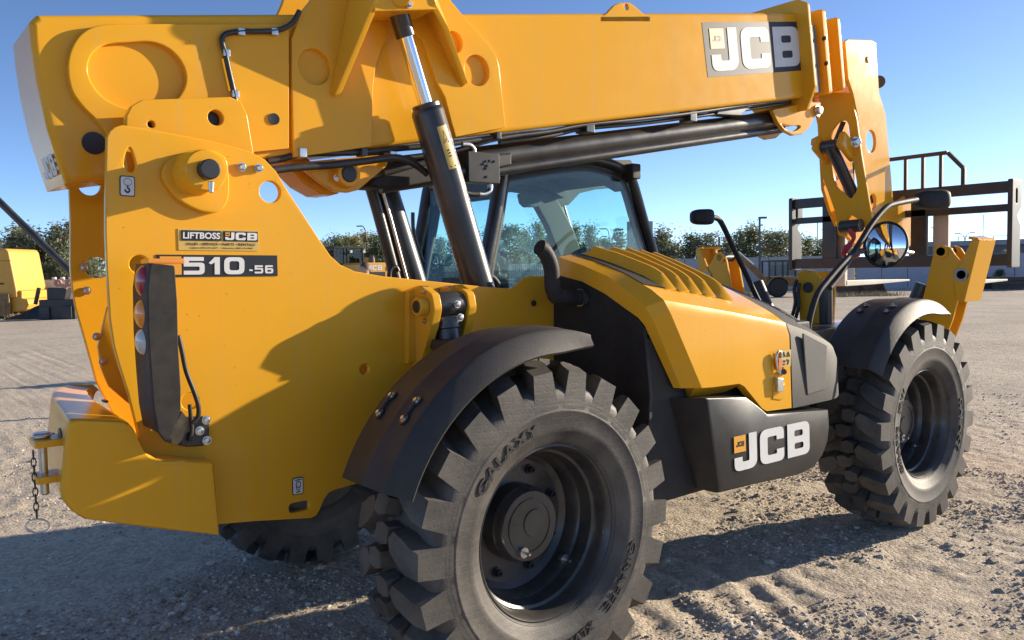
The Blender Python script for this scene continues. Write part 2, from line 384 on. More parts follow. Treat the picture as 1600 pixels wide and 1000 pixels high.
def lettering(name, me, width, A, B, D, material, parent, box01=(0, 0, 1, 1), lift=0.001):
    """fit a lettering mesh (cap height 1, given width) in a sub-box of the quad A-B-D"""
    x0, y0, x1, y1 = box01
    M = frame4(A, B, D) @ Matrix.Translation((x0, y0, lift)) @ Matrix.Diagonal(((x1-x0)/width, (y1-y0), 0.2, 1))
    me.transform(M); me.update(); return link(name, me, material, parent)
def textfit(name, s, A, B, D, material, parent, box01=(0, 0, 1, 1), bold=0.0, lift=0.001):
    me = text_mesh(s, bold); xs = [v.co.x for v in me.vertices]; ys = [v.co.y for v in me.vertices]
    w = max(xs)-min(xs); h = max(ys)-min(ys)
    me.transform(Matrix.Diagonal((1, 1/h, 0.3, 1)) @ Matrix.Translation((-min(xs), -min(ys), 0)))
    return lettering(name, me, w, A, B, D, material, parent, box01, lift)
def quad_decal(name, A, B, D, material, parent, th=0.0015, r=0.06):
    A, B, D = Vector(A), Vector(B), Vector(D); w = (B-A).length; h = (D-A).length
    e1 = (B-A).normalized(); e2 = (D-A); e2 = (e2-e1*e2.dot(e1)).normalized()
    me = slab_mesh(rrect(0, 0, w, h, r*h), [], A, e1, e2, -0.0005, th, 0)
    return link(name, me, material, parent)
def jcb(name, A, B, D, parent, boxm=None, box01=(0, 0, 1, 1), lift=0.002, square=True, letter='white_decal'):
    """the three-letter mark with its small square, inside quad A-B-D"""
    me, w = glyph_mesh('JCB'); o = lettering(name, me, w, A, B, D, letter, parent, box01, lift)
    if square:
        x0, y0, x1, y1 = box01; sx = (x1-x0)/w; sy = (y1-y0)
        m2 = slab_mesh(rrect(0, 0.52, 0.38, 0.98), [], (0, 0, 0), (1, 0, 0), (0, 1, 0), 0, 0.004, 0)
        m2.transform(frame4(A, B, D) @ Matrix.Translation((x0, y0, lift)) @ Matrix.Diagonal((sx, sy, 0.2, 1)))
        link('logo_square', m2, 'yellow_decal', parent)
        m3 = glyph_mesh('JCB')[0]
        m3.transform(frame4(A, B, D) @ Matrix.Translation((x0+sx*0.07, y0+sy*0.68, lift+0.001)) @ Matrix.Diagonal((sx*0.095, sy*0.14, 0.2, 1)))
        link('logo_letters', m3, 'black_decal', parent)
    return o

# ------------------------------------------------------------------ ground: one sheet, fine near the machine, coarse to the horizon
def axis(fine0, fine1, step, far):
    a = list(np.arange(fine0, fine1+1e-6, step)); s = step; x = fine1; hi = []
    while x < far: s = min(s*1.16, 120); x += s; hi.append(x)
    s = step; x = fine0; lo = []
    while x > -far: s = min(s*1.16, 120); x -= s; lo.append(x)
    return np.array(lo[::-1]+a+hi)
def vnoise(x, y, seed, period=4096):
    xi = np.floor(x).astype(np.int64); yi = np.floor(y).astype(np.int64); fx = x-xi; fy = y-yi
    fx = fx*fx*(3-2*fx); fy = fy*fy*(3-2*fy)
    def h(a, b):
        v = (a*374761393+b*668265263+seed*1442695041) & 0xffffffff
        v = ((v ^ (v >> 13))*1274126177) & 0xffffffff
        return ((v ^ (v >> 16)) & 0xffff)/65535.0
    return (h(xi, yi)*(1-fx)+h(xi+1, yi)*fx)*(1-fy)+(h(xi, yi+1)*(1-fx)+h(xi+1, yi+1)*fx)*fy
def fbm(x, y, seed, oct=4, gain=0.5):
    s = 0; a = 1; t = 0
    for k in range(oct): s = s+a*vnoise(x*2**k, y*2**k, seed+k*17); t += a; a *= gain
    return s/t
TRACK_DIRS = [(0.42, 0.9, 1.7), (0.97, -0.2, 2.3), (0.8, 0.6, 3.1)]
def ground_h(x, y):
    d = np.hypot(x-2.0, y+0.5); fade = np.clip(1.6-d/16.0, 0.12, 1)
    h = (fbm(x*0.5, y*0.5, 3, 3)-0.5)*0.05
    h = h+(fbm(x*4.3+0.6*vnoise(x*2, y*2, 5), y*4.3, 11, 4, 0.62)-0.5)*0.026
    h = h+(fbm(x*17, y*17, 29, 2, 0.7)-0.5)*0.017
    for i, (cx, cy, ph) in enumerate(TRACK_DIRS):          # worn wheel tracks with broken cross lugs
        q = x*(-cy)+y*cx; p = x*cx+y*cy; wob = fbm(x*1.1, y*1.1, 40+i, 3)*2.4
        w = vnoise(q*0.9+i*13+wob*0.3, p*0.12, 57+i)
        band = np.clip((w-0.56)*6, 0, 1)*np.clip(fbm(x*0.9, y*0.9, 77+i, 2)*3-1.1, 0, 1)
        h = h-band*(0.006+0.008*np.sin(p*2*PI/(0.16+0.05*i)+wob*5+np.sin(q*5+i)*1.4))
    return h*fade-0.004
gx = axis(-2.6, 7.4, 0.024, 1500); gy = axis(-2.6, 5.6, 0.024, 1500)
GX, GY = np.meshgrid(gx, gy); GZ = ground_h(GX, GY)
for wx, wy in ((0, -0.99), (3, -0.99), (0, 0.93), (3, 0.93)):   # the tyres sit in it
    k = np.exp(-(((GX-wx)/0.3)**2+((GY-wy)/0.25)**2)**2); GZ = GZ*(1-k)+0.002*k
nx, ny = len(gx), len(gy)
gv = np.stack([GX.ravel(), GY.ravel(), GZ.ravel()], 1).astype(np.float32)
ii = (np.arange(ny-1)[:, None]*nx+np.arange(nx-1)[None, :]).ravel()
gf = np.stack([ii, ii+1, ii+nx+1, ii+nx], 1).astype(np.int32)
gm = bpy.data.meshes.new('ground'); gm.vertices.add(len(gv)); gm.vertices.foreach_set('co', gv.ravel())
gm.loops.add(gf.size); gm.loops.foreach_set('vertex_index', gf.ravel())
gm.polygons.add(len(gf)); gm.polygons.foreach_set('loop_start', np.arange(len(gf), dtype=np.int32)*4); gm.polygons.foreach_set('loop_total', np.full(len(gf), 4, dtype=np.int32))
gm.update(); gm.validate(); gm.shade_smooth()
def gravel_mat():
    m = bpy.data.materials.new('gravel'); m.use_nodes = True; MATS['gravel'] = m
    n = m.node_tree.nodes; l = m.node_tree.links; b = n['Principled BSDF']; b.inputs['Roughness'].default_value = 0.92; b.inputs['Specular IOR Level'].default_value = 0.25
    tc = n.new('ShaderNodeTexCoord')
    def ns(scale, det, rough=0.6):
        t = n.new('ShaderNodeTexNoise'); t.inputs['Scale'].default_value = scale; t.inputs['Detail'].default_value = det; t.inputs['Roughness'].default_value = rough
        l.new(tc.outputs['Object'], t.inputs['Vector']); return t
    a = ns(0.5, 8); c = ns(9, 8, 0.7)
    r1 = n.new('ShaderNodeValToRGB'); e = r1.color_ramp.elements
    e[0].position = 0.3; e[0].color = (0.48, 0.41, 0.32, 1); e[1].position = 0.72; e[1].color = (0.66, 0.57, 0.455, 1)
    l.new(a.outputs['Fac'], r1.inputs['Fac'])
    v = n.new('ShaderNodeTexVoronoi'); v.inputs['Scale'].default_value = 55; l.new(tc.outputs['Object'], v.inputs['Vector'])
    r2 = n.new('ShaderNodeValToRGB'); e = r2.color_ramp.elements
    e[0].position = 0.2; e[0].color = (0.78, 0.76, 0.74, 1); e[1].position = 0.85; e[1].color = (1.25, 1.22, 1.18, 1)
    sx = n.new('ShaderNodeSeparateColor'); l.new(v.outputs['Color'], sx.inputs[0]); l.new(sx.outputs[0], r2.inputs['Fac'])
    mx = n.new('ShaderNodeMix'); mx.data_type = 'RGBA'; mx.blend_type = 'MULTIPLY'; mx.inputs[0].default_value = 0.75
    l.new(r1.outputs['Color'], mx.inputs[6]); l.new(r2.outputs['Color'], mx.inputs[7])
    mx2 = n.new('ShaderNodeMix'); mx2.data_type = 'RGBA'; mx2.blend_type = 'MULTIPLY'; mx2.inputs[0].default_value = 0.5
    r3 = n.new('ShaderNodeValToRGB'); e = r3.color_ramp.elements; e[0].position = 0.35; e[0].color = (0.78, 0.76, 0.74, 1); e[1].position = 0.65; e[1].color = (1.15, 1.14, 1.12, 1)
    l.new(c.outputs['Fac'], r3.inputs['Fac']); l.new(mx.outputs[2], mx2.inputs[6]); l.new(r3.outputs['Color'], mx2.inputs[7])
    l.new(mx2.outputs[2], b.inputs['Base Color'])
    s1 = ns(38, 8, 0.75); s2 = ns(2.2, 6, 0.65)
    ad = n.new('ShaderNodeMath'); ad.operation = 'MULTIPLY_ADD'; ad.inputs[1].default_value = 2.5; l.new(s2.outputs['Fac'], ad.inputs[0]); l.new(s1.outputs['Fac'], ad.inputs[2])
    ad2 = n.new('ShaderNodeMath'); ad2.operation = 'MULTIPLY_ADD'; ad2.inputs[1].default_value = -0.5; l.new(v.outputs['Distance'], ad2.inputs[0]); l.new(ad.outputs[0], ad2.inputs[2])
    bp = n.new('ShaderNodeBump'); bp.inputs['Strength'].default_value = 0.55; bp.inputs['Distance'].default_value = 0.03
    l.new(ad2.outputs[0], bp.inputs['Height']); l.new(bp.outputs['Normal'], b.inputs['Normal'])
gravel_mat()
mat('stone', (0.46, 0.395, 0.31), rough=0.85, var=0.35, vscale=14)
def island_tint(m):
    n = m.node_tree.nodes; l = m.node_tree.links; b = n['Principled BSDF']; g = n.new('ShaderNodeNewGeometry'); r = n.new('ShaderNodeValToRGB'); e = r.color_ramp.elements
    e[0].color = (0.22, 0.19, 0.155, 1); e[1].color = (0.74, 0.67, 0.56, 1); k = e.new(0.45); k.color = (0.48, 0.41, 0.32, 1); k = e.new(0.7); k.color = (0.56, 0.5, 0.43, 1)
    l.new(g.outputs['Random Per Island'], r.inputs['Fac']); l.new(r.outputs['Color'], b.inputs['Base Color'])
island_tint(MATS['stone'])
ground = struct(link('ground', gm, 'gravel'))
def gh(x, y): return float(ground_h(np.array([x]), np.array([y]))[0])

# loose stones: real pebbles in one mesh
def pebbles(count):
    base = []
    for k in range(5):
        bm = bmesh.new(); bmesh.ops.create_icosphere(bm, subdivisions=1, radius=1.0); rr = random.Random(k)
        for v in bm.verts: v.co *= 0.72+0.5*rr.random()
        base.append((np.array([v.co[:] for v in bm.verts]), np.array([[q.index for q in f.verts] for f in bm.faces]))); bm.free()
    V, F = [], []; nv = 0
    px = np.concatenate([RNG.uniform(-2.4, 9.5, count//3), RNG.uniform(-1.6, 4.8, count-count//3)]); py = np.concatenate([RNG.uniform(-2.6, 7.5, count//3), RNG.uniform(-2.3, 1.6, count-count//3)])
    keep = (fbm(px*1.3, py*1.3, 71, 3) > 0.36+0.16*RNG.random(count)); px, py = px[keep], py[keep]
    pz = ground_h(px, py); sz = np.exp(np.minimum(RNG.normal(-5.3, 0.5, len(px)), -3.75))
    for x, y, z, s in zip(px, py, pz, sz):
        v, f = base[int(RNG.integers(5))]; a = RNG.uniform(0, 2*PI); c, q = math.cos(a), math.sin(a)
        vv = v*np.array([s*RNG.uniform(0.8, 1.5), s, s*RNG.uniform(0.5, 0.9)]); vv = np.stack([vv[:, 0]*c-vv[:, 1]*q+x, vv[:, 0]*q+vv[:, 1]*c+y, vv[:, 2]+z+s*0.15], 1)
        V.append(vv); F.append(f+nv); nv += len(vv)
    V = np.concatenate(V); F = np.concatenate(F)
    me = bpy.data.meshes.new('stones'); me.from_pydata(V.tolist(), [], F.tolist()); me.update(); return me
st = link('loose_stones', pebbles(80000), 'stone'); st['kind'] = 'stuff'; st['label'] = 'loose pale stones scattered over the gravel yard'; st['category'] = 'stones'

# ------------------------------------------------------------------ the telehandler
TH = thing('telehandler', 'large yellow telehandler with raised telescopic boom filling the gravel yard', 'telehandler', (1.5, -0.03, 0), worldparts=True)
def VV(p, y): return Vector((p[0], y, p[1]))
def quad_plate(name, pts, th, material, parent, bev=0.004):
    """flat plate from 3-D outline, thickness th along its normal"""
    P = [Vector(p) for p in pts]; c = sum(P, Vector())/len(P); nn = Vector((0, 0, 0))
    for i in range(len(P)): nn += (P[i]-c).cross(P[(i+1) % len(P)]-c)
    nn.normalize(); L = [[p-nn*th/2 for p in P], [p+nn*th/2 for p in P]]
    return link(name, bevel_mesh(*loft_lists(L), bev), material, parent)

# --- chassis side plates
PL = [(-1.273, 2.062), (-1.262, 2.084), (-1.246, 2.098), (-1.222, 2.106), (-1.156, 2.102), (-0.931, 2.078), (-0.793, 2.052), (-0.733, 2.024), (-0.693, 1.984), (-0.65, 1.914), (-0.526, 1.73), (-0.482, 1.668), (-0.439, 1.632), (-0.378, 1.606), (-0.246, 1.583), (0.072, 1.548), (0.253, 1.528), (0.412, 1.513), (0.447, 1.518), (0.474, 1.535), (0.502, 1.558), (0.538, 1.569), (0.602, 1.566)]
PL += [(1.0, 1.565), (1.0, 0.76)]
PL += [(-0.334, 0.749), (-0.494, 0.739), (-0.522, 0.732), (-0.545, 0.71), (-0.565, 0.671), (-0.582, 0.651), (-0.604, 0.646), (-0.699, 0.661), (-0.824, 0.681), (-0.976, 0.7), (-1.16, 0.841), (-1.206, 0.973), (-1.227, 1.104), (-1.247, 1.215), (-1.27, 1.309), (-1.283, 1.374), (-1.291, 1.46), (-1.293, 1.63), (-1.291, 1.756), (-1.284, 1.903)]
def hole_px(c, r, ry=None): return circ2(c[0], c[1], r, 30, ry)
H = [(-0.721, 1.907), (-1.191, 1.643), (-0.348, 1.208), (-1.044, 1.159), (-0.65, 0.701)]
tear = spl([(-1.205, 2.034), (-1.196, 2.022), (-1.186, 1.976), (-1.193, 1.956), (-1.207, 1.951), (-1.219, 1.961), (-1.224, 1.978), (-1.216, 2.016)], 4, True)
slot = rrect(H[4][0]-0.042, H[4][1]-0.019, H[4][0]+0.042, H[4][1]+0.019, 0.018)
sp = plate('side_plate', PL, -0.42, -0.395, 'yellow', TH, holes=[hole_px(H[0], 0.04), hole_px(H[1], 0.031), hole_px(H[2], 0.023), hole_px(H[3], 0.03), tear, slot], bevel=0.004)
FPL = [(-1.245, 1.991), (-1.248, 1.819), (-1.257, 1.639), (-1.254, 1.561), (-1.246, 1.483), (-1.213, 1.324), (-1.184, 1.176)]
FPL = FPL+[(-1.0, 0.72), (-0.6, 0.68), (-0.4, 0.76), (1.0, 0.76), (1.0, 1.49), (-0.2, 1.51), (-0.42, 1.62), (-0.8, 2.05), (-1.1, 2.12), (-1.2, 2.08)]
h2 = [(-1.17, 1.979), (-1.16, 1.643)]
plate('side_plate', FPL, 0.33, 0.355, 'yellow', TH, holes=[hole_px(h2[0], 0.042), hole_px(h2[1], 0.044)], bevel=0.004)
ib = [(-1.211, 1.335), (-1.169, 1.489), (-1.117, 1.507), (-1.081, 1.506), (-1.084, 1.066), (-1.179, 1.17), (-1.204, 1.246)]
plate('inner_bracket', fil(ib, 0.02), 0.14, 0.16, 'yellow', TH)
for q in [(-1.208, 0.325, 1.643), (-1.203, 0.325, 1.549)]: bolt('bolt', q, (0, -1, 0), 0.013, 'zinc', TH)
for q in [(-1.214, 0.138, 1.371), (-1.196, 0.138, 1.271)]: bolt('bolt', q, (0, -1, 0), 0.012, 'zinc', TH)
box('chassis_light_block', -0.75, 2.9, -0.36, 0.31, 0.78, 1.02, 'black_paint', TH, 0.02)  # box added between the plates to block light under the machine
cyl('axle', (0, -0.85, 0.625), (0, 0.8, 0.625), 0.11, 'black_paint', TH); cyl('axle', (3, -0.85, 0.625), (3, 0.8, 0.625), 0.11, 'black_paint', TH)
box('front_frame', 2.9, 3.75, -0.36, 0.31, 0.6, 1.15, 'black_paint', TH, 0.02)

# --- boom pivot boss and pin on the side plate
bp_ = spl([(-1.008, 2.035), (-0.942, 2.042), (-0.897, 2.023), (-0.883, 1.984), (-0.884, 1.897), (-0.9, 1.847), (-0.94, 1.821), (-0.995, 1.828), (-1.059, 1.863), (-1.099, 1.914), (-1.11, 1.952), (-1.087, 1.995)], 4, True)
boss = plate('pivot_boss', bp_, -0.42, -0.447, 'yellow', TH, bevel=0.006)
pc = [(-1.002, 1.955)][0]
link('boss_sleeve', from_lists(*lathe_lists([(0.078, 0), (0.072, 0.012), (0.07, 0.115), (0.066, 0.122), (0.05, 0.123)], VV(pc, -0.445), (0, -1, 0), 36)), 'yellow', boss)
cyl('pin', VV(pc, -0.56), VV(pc, -0.605), 0.034, 'steel_dark', boss, bev=0.004)
g = [(-0.995, -0.585, 1.915), (-0.997, -0.585, 1.878)]
cyl('grease_nipple', g[0], g[1], 0.011, 'zinc', boss, r1=0.008, bev=0.002)
bolt('bolt', [(-1.003, -0.55, 2.005)][0], (0, -0.3, 1), 0.012, 'zinc', boss)
for q in [(-0.828, -0.425, 1.991), (-0.764, -0.425, 1.991)]: bolt('bolt', q, (0, -1, 0), 0.012, 'zinc', TH, h=0.02)
ear = fil([(-1.199, 2.035), (-1.19, 2.151), (-1.172, 2.187), (-1.137, 2.211), (-0.829, 2.257), (-0.789, 2.245), (-0.766, 2.198), (-0.742, 2.022), (-0.749, 1.889), (-1.194, 1.872)], 0.02)
eh = [(-0.885, 2.175), (-1.111, 2.13)]
plate('boom_ear', ear, -0.345, -0.30, 'yellow', TH, holes=[hole_px(eh[0], 0.028), hole_px(eh[1], 0.012)])
for q_, r_ in ((eh[0], 0.034), (eh[1], 0.016)): cyl('ear_hole_shade', VV(q_, -0.292), VV(q_, -0.302), r_, 'black_decal', TH, bev=0.001)  # black discs behind the ear holes, painting the shade inside them
cyl('pivot_shaft', VV(pc, -0.56), VV(pc, 0.34), 0.05, 'steel_dark', TH)

# --- boom
BT = [(-1.418, 2.487), (3.259, 3.328)]
BR = [(-1.442, 2.457), (-1.44, 2.382), (-1.429, 2.257), (-1.406, 2.111), (-1.359, 1.926)]
BB = [(-1.359, 1.926), (3.261, 2.751)]
boom_out = [BT[1]]+[BB[1]]+BR[::-1]+[BT[0]]
boom_out = fil(boom_out, [0, 0]+[0.0]*4+[0.02, 0.02])
boom = plate('boom', boom_out, -0.2, 0.16, 'yellow', TH, bevel=0.022, bres=3)
ov = [(-0.532, 2.6), (-1.171, 2.491), (-1.24, 2.473), (-1.29, 2.439), (-1.324, 2.384), (-1.339, 2.318), (-1.331, 2.244), (-1.301, 2.193), (-1.259, 2.149), (-1.23, 2.11), (-1.218, 2.062), (-1.213, 1.991), (-0.551, 2.104)]
ovh = spl([(-1.206, 2.417), (-1.136, 2.433), (-1.066, 2.446), (-1.003, 2.431), (-0.961, 2.39), (-0.945, 2.337), (-0.959, 2.284), (-0.998, 2.238), (-1.075, 2.204), (-1.163, 2.201), (-1.225, 2.225), (-1.264, 2.269), (-1.277, 2.32), (-1.265, 2.365), (-1.239, 2.397)], 3, True)
plate('boom_doubler', ov[:1]+spl(ov[1:-1], 4)+ov[-1:], -0.195, -0.226, 'yellow', boom, holes=[ovh], bevel=0.005)
bh = [(-0.612, -0.227, 2.215)]+[(-1.264, -0.201, 2.071)]
for q, r in ((bh[0], 0.02), (bh[1], 0.035)):
    link('port_dark', from_lists(*join_lists([lathe_lists([(r*1.12, 0), (r*1.12, 0.004), (r, 0.0035)], q, (0, -1, 0), 28, True)])), 'black_decal', boom)  # flat black discs painted as the shade inside holes in the boom
ov2 = [(-0.432, 2.712), (-0.39, 2.797), (-0.358, 2.881), (0.182, 2.997), (0.214, 2.89), (0.266, 2.837), (0.354, 2.766), (0.48, 2.674), (0.522, 2.632), (0.54, 2.577), (0.572, 2.293), (0.273, 2.221), (0.249, 2.289), (0.217, 2.396), (0.173, 2.463), (0.141, 2.55), (0.109, 2.633), (0.063, 2.665), (0.003, 2.667), (-0.063, 2.634), (-0.11, 2.569), (-0.141, 2.486), (-0.157, 2.394), (-0.172, 2.142), (-0.534, 2.07), (-0.528, 2.392), (-0.522, 2.544), (-0.479, 2.653)]
rings = [(-0.426, 2.446), (0.404, 2.543), (0.271, 2.653)]
plate('boom_side_bracket', ov2, -0.195, -0.224, 'yellow', boom, holes=[circ2(rings[0][0], rings[0][1], 0.072, 32), circ2(rings[1][0], rings[1][1], 0.072, 32), circ2(rings[2][0], rings[2][1], 0.05, 32)], bevel=0.004)
plate('boom_side_bracket', ov2, 0.155, 0.184, 'yellow', boom)
lu = [(1.259, 2.947), (1.309, 2.973), (1.369, 3.028), (1.41, 3.049), (1.492, 3.065), (1.534, 3.055), (1.597, 3.028), (1.661, 3.018), (1.661, 2.989), (1.259, 2.92)]; luh = [(1.466, 3.036)][0]
plate('lifting_lug', lu, -0.2, -0.178, 'yellow', boom, holes=[circ2(luh[0], luh[1], 0.017)], bevel=0.003)
# gusset fins that carry the lift-cylinder head, and the head block
quad_plate('gusset', [(-0.349, -0.223, 2.349), (-0.224, -0.223, 2.857)][::1]+[(-0.211, -0.42, 2.803), (-0.244, -0.42, 2.685)]+[(-0.34, -0.245, 2.333)], 0.026, 'yellow', boom)
quad_plate('gusset', [(0.319, -0.223, 2.455), (0.091, -0.223, 2.824), (0.043, -0.223, 2.912)]+[(-0.007, -0.42, 2.845), (0.032, -0.42, 2.726)]+[(0.13, -0.37, 2.658)]+[(0.325, -0.24, 2.467)], 0.026, 'yellow', boom)
hb = [(-0.251, 2.651), (0.054, 2.714), (0.06, 2.912), (-0.245, 2.846)]
plate('head_block', hb, -0.415, -0.222, 'yellow', boom, bevel=0.006)
plate('head_block', hb, 0.18, 0.375, 'yellow', boom, bevel=0.006)
bolt('bolt', [(-0.092, -0.418, 2.706)][0], (0, -1, 0), 0.012, 'zinc', boom, h=0.02)
cyl('pin_boss', [(-0.123, -0.41, 2.736)][0], [(-0.141, -0.44, 2.725)][0], 0.042, 'yellow', boom)

# decal on the boom, letters on the boom's rear end
A, B, D = [(2.182, -0.2, 2.746), (3.243, -0.2, 2.932), (2.135, -0.2, 3.067)]
dq = quad_decal('decal_panel', A, B, D, 'pale_decal', boom, r=0.03)
jcb('decal_letters', A, B, D, boom, box01=(0.05, 0.1, 0.97, 0.9), lift=0.003)
ra, rb = [(-1.406, 2.111), (-1.359, 1.926)]; dv = Vector((rb[0]-ra[0], 0, rb[1]-ra[1])); nn = Vector((dv.z, 0, -dv.x)).normalized()
if nn.x > 0: nn = -nn
def RE(t, y): return Vector((ra[0], y, ra[1]))+dv*t+nn*0.004
jcb('end_letters', RE(0.80, 0.06), RE(0.80, -0.16), RE(0.42, 0.06), boom, square=False)

# --- front collars, inner boom sections
ang = math.atan2(BT[1][1]-BT[0][1], BT[1][0]-BT[0][0])
ud = Vector((math.cos(ang), 0, math.sin(ang))); vd = Vector((-math.sin(ang), 0, math.cos(ang)))
def BO(xz, du, y, dv_): return Vector((xz[0], 0, xz[1]))+ud*du+vd*dv_+Vector((0, y, 0))
Bf = BB[1]; HB = (Vector(BT[1])-Vector(BB[1])).length
def collar(name, du, y0, y1, v0, v1, th, parent, hole=None, shape=None):
    pts = shape or fil([(y0, v0), (y1, v0), (y1, v1), (y0, v1)], 0.02)
    me = slab_mesh(pts, hole or [], BO(Bf, du, 0, 0), (0, 1, 0), vd, 0, th, 0.004)
    return link(name, me, 'yellow', parent)
collar('boom_collar', -0.02, -0.29, 0.25, -0.06, HB+0.06, 0.03, boom, shape=fil([(-0.21, -0.09), (0.17, -0.09), (0.25, 0.02), (0.25, HB+0.02), (0.2, HB+0.07), (-0.22, HB+0.07), (-0.29, HB+0.03), (-0.29, 0.06), (-0.26, 0.0)], 0.02))
hk = [(2.944, 2.64), (3.393, 2.741), (3.553, 2.758), (3.545, 2.721), (3.394, 2.562), (3.312, 2.51), (3.199, 2.491), (3.089, 2.512), (3.012, 2.561)]
hkh = spl([(3.051, 2.556), (3.152, 2.552), (3.263, 2.567), (3.287, 2.556), (3.215, 2.523), (3.12, 2.523)], 3, True)
plate('cylinder_bracket', fil(hk, 0.015), -0.15, -0.12, 'yellow', boom, holes=[hkh]); plate('cylinder_bracket', fil(hk, 0.015), 0.06, 0.09, 'yellow', boom)
bolt('bracket_pin', [(3.494, -0.155, 2.691)][0], (0, -1, 0), 0.03, 'zinc', boom, h=0.03, seg=16)
def section(du0, du1, yh0, yh1, v0, v1, name):
    L = []
    for du in (du0, du1):
        L.append([BO(Bf, du, y, v) for y, v in fil([(yh0, v0), (yh1, v0), (yh1, v1), (yh0, v1)], 0.025)])
    return link(name, from_lists(*loft_lists(L)), 'yellow', TH)
s2 = section(-0.8, 0.30, -0.165, 0.125, 0.05, HB-0.05, 'boom_section'); collar('section_collar', 0.22, -0.255, 0.215, 0.0, HB+0.0, 0.05, s2)
box_pts = [BO(Bf, 0.10, -0.235, 0.02), BO(Bf, 0.19, -0.235, 0.02)]
link('wear_pad', bevel_mesh(*bar_lists(BO(Bf, 0.12, -0.22, 0.02), BO(Bf, 0.12, -0.22, HB-0.1), 0.02, 0.08, up=ud), 0.004), 'cab_liner', s2)
s3 = section(0.2, 0.55, -0.14, 0.1, 0.08, HB-0.08, 'boom_section'); collar('section_collar', 0.45, -0.235, 0.195, 0.02, HB-0.05, 0.04, s3)
for q in [(3.399, -0.262, 3.159), (3.426, -0.262, 2.992)]: bolt('bolt', q, (-1, 0, 0), 0.012, 'steel_dark', s2)

# --- boom head (near and far side plates, rear web with slot)
hn = [(3.804, 3.221), (3.858, 3.244), (4.197, 3.293), (4.266, 3.279), (4.321, 2.909), (4.426, 2.758), (4.585, 1.996), (4.481, 1.927), (4.257, 1.897), (4.156, 2.018), (4.057, 2.184), (4.003, 2.682), (3.926, 2.857), (3.852, 2.96)]
hnh = [(4.198, 2.527), (4.234, 2.069)]; hcop = [(4.146, -0.192, 3.137)][0]
head = plate('boom_head', hn, -0.19, -0.165, 'yellow', TH, holes=[circ2(hnh[0][0], hnh[0][1], 0.075, 28, 0.085), circ2(hnh[1][0], hnh[1][1], 0.05, 24, 0.06)], bevel=0.006)
plate('head_plate', hn, 0.12, 0.145, 'yellow', head, bevel=0.006)
cyl('plug', hcop, Vector(hcop)+Vector((0, -0.006, 0)), 0.024, 'copper_dot', head, bev=0.001)
top_ = [(3.858, 3.239), (4.236, 3.294)]; mid_ = [(4.321, 2.909)][0]
box('head_core', hn[0][0]+0.03, hn[3][0]-0.04, -0.165, 0.12, hn[4][1]+0.02, hn[1][1]-0.05, 'yellow', head, 0.01)
hr = [(0.094, 2.914), (-0.161, 2.869), (-0.197, 2.678), (-0.214, 2.415), (-0.252, 2.032), (-0.273, 1.859), (-0.228, 1.794), (-0.182, 1.912), (-0.1, 1.97), (-0.059, 1.919), (-0.049, 1.802), (0.02, 1.82), (0.031, 2.003), (0.086, 2.195), (0.13, 2.333), (0.119, 2.456), (0.19, 2.534), (0.18, 2.577), (0.12, 2.594), (0.115, 2.692), (0.082, 2.755)]
hs = spl([(-0.029, 2.646), (-0.081, 2.677), (-0.132, 2.641), (-0.138, 2.425), (-0.165, 2.192), (-0.13, 2.118), (-0.058, 2.138), (0.011, 2.228), (0.028, 2.396), (0.013, 2.579)], 4, True)
web = platex('rear_web', fil(hr, 0.012, 3), 3.98, 4.005, 'yellow', head, holes=[hs], bevel=0.004)
for v in web.data.vertices: v.co.x += (2.55-v.co.z)*0.16
tc0, tc1 = [(3.9, -0.028, 2.49)][0], [(4.02, -0.113, 2.131)][0]
cyl('tilt_cylinder', tc0, Vector(tc1)+Vector((0.08, 0, -0.03)), 0.045, 'black_paint', head, seg=28)
ya = [(3.92, 0.057, 2.488), (3.92, -0.074, 2.49)]
cyl('tilt_pin', ya[0], ya[1], 0.05, 'black_paint', head)
for px in [(3.9, 0.072, 2.498), (3.9, -0.131, 2.505)]:
    link('pin_lug', bevel_mesh(*bar_lists(Vector(px)+Vector((-0.05, 0, 0.03)), Vector(px)+Vector((0.16, 0, -0.09)), 0.05, 0.13), 0.03, 3), 'yellow', head)
bolt('pin_cap', [(3.86, -0.243, 2.487)][0], (-0.4, -1, 0), 0.028, 'zinc', head, h=0.04, seg=16)
tube('tilt_hose', [(4.02, -0.064, 2.679), (4.02, -0.033, 2.61), (4.02, -0.002, 2.542)], 0.02, 'hose', head)
lp = [(4.02, -0.047, 1.876), (4.02, -0.212, 1.882)]
cyl('lower_pin', lp[0], lp[1], 0.05, 'black_paint', head)
hookp = [(4, -0.141, 1.895), (4, -0.146, 1.837), (4, -0.162, 1.787), (4, -0.132, 1.74), (4, -0.096, 1.702), (4, -0.085, 1.663), (4, -0.112, 1.643), (4, -0.163, 1.656), (4, -0.203, 1.67)]
link('shackle_hook', from_lists(*tube_lists(spl(hookp, 4), 0.03, 10, rad=[0.021+0.007*math.sin(k*0.5) for k in range(33)])), 'hook_red', head, label='red steel hook hanging from the boom head')
fl = [(4.594, 3.107), (4.678, 3.118), (4.68, 3.005), (4.596, 2.995)]
cyl('head_roller', [(4.587, -0.05, 3.052)][0], [(4.883, 0.1, 3.117)][0], 0.05, 'black_paint', head)

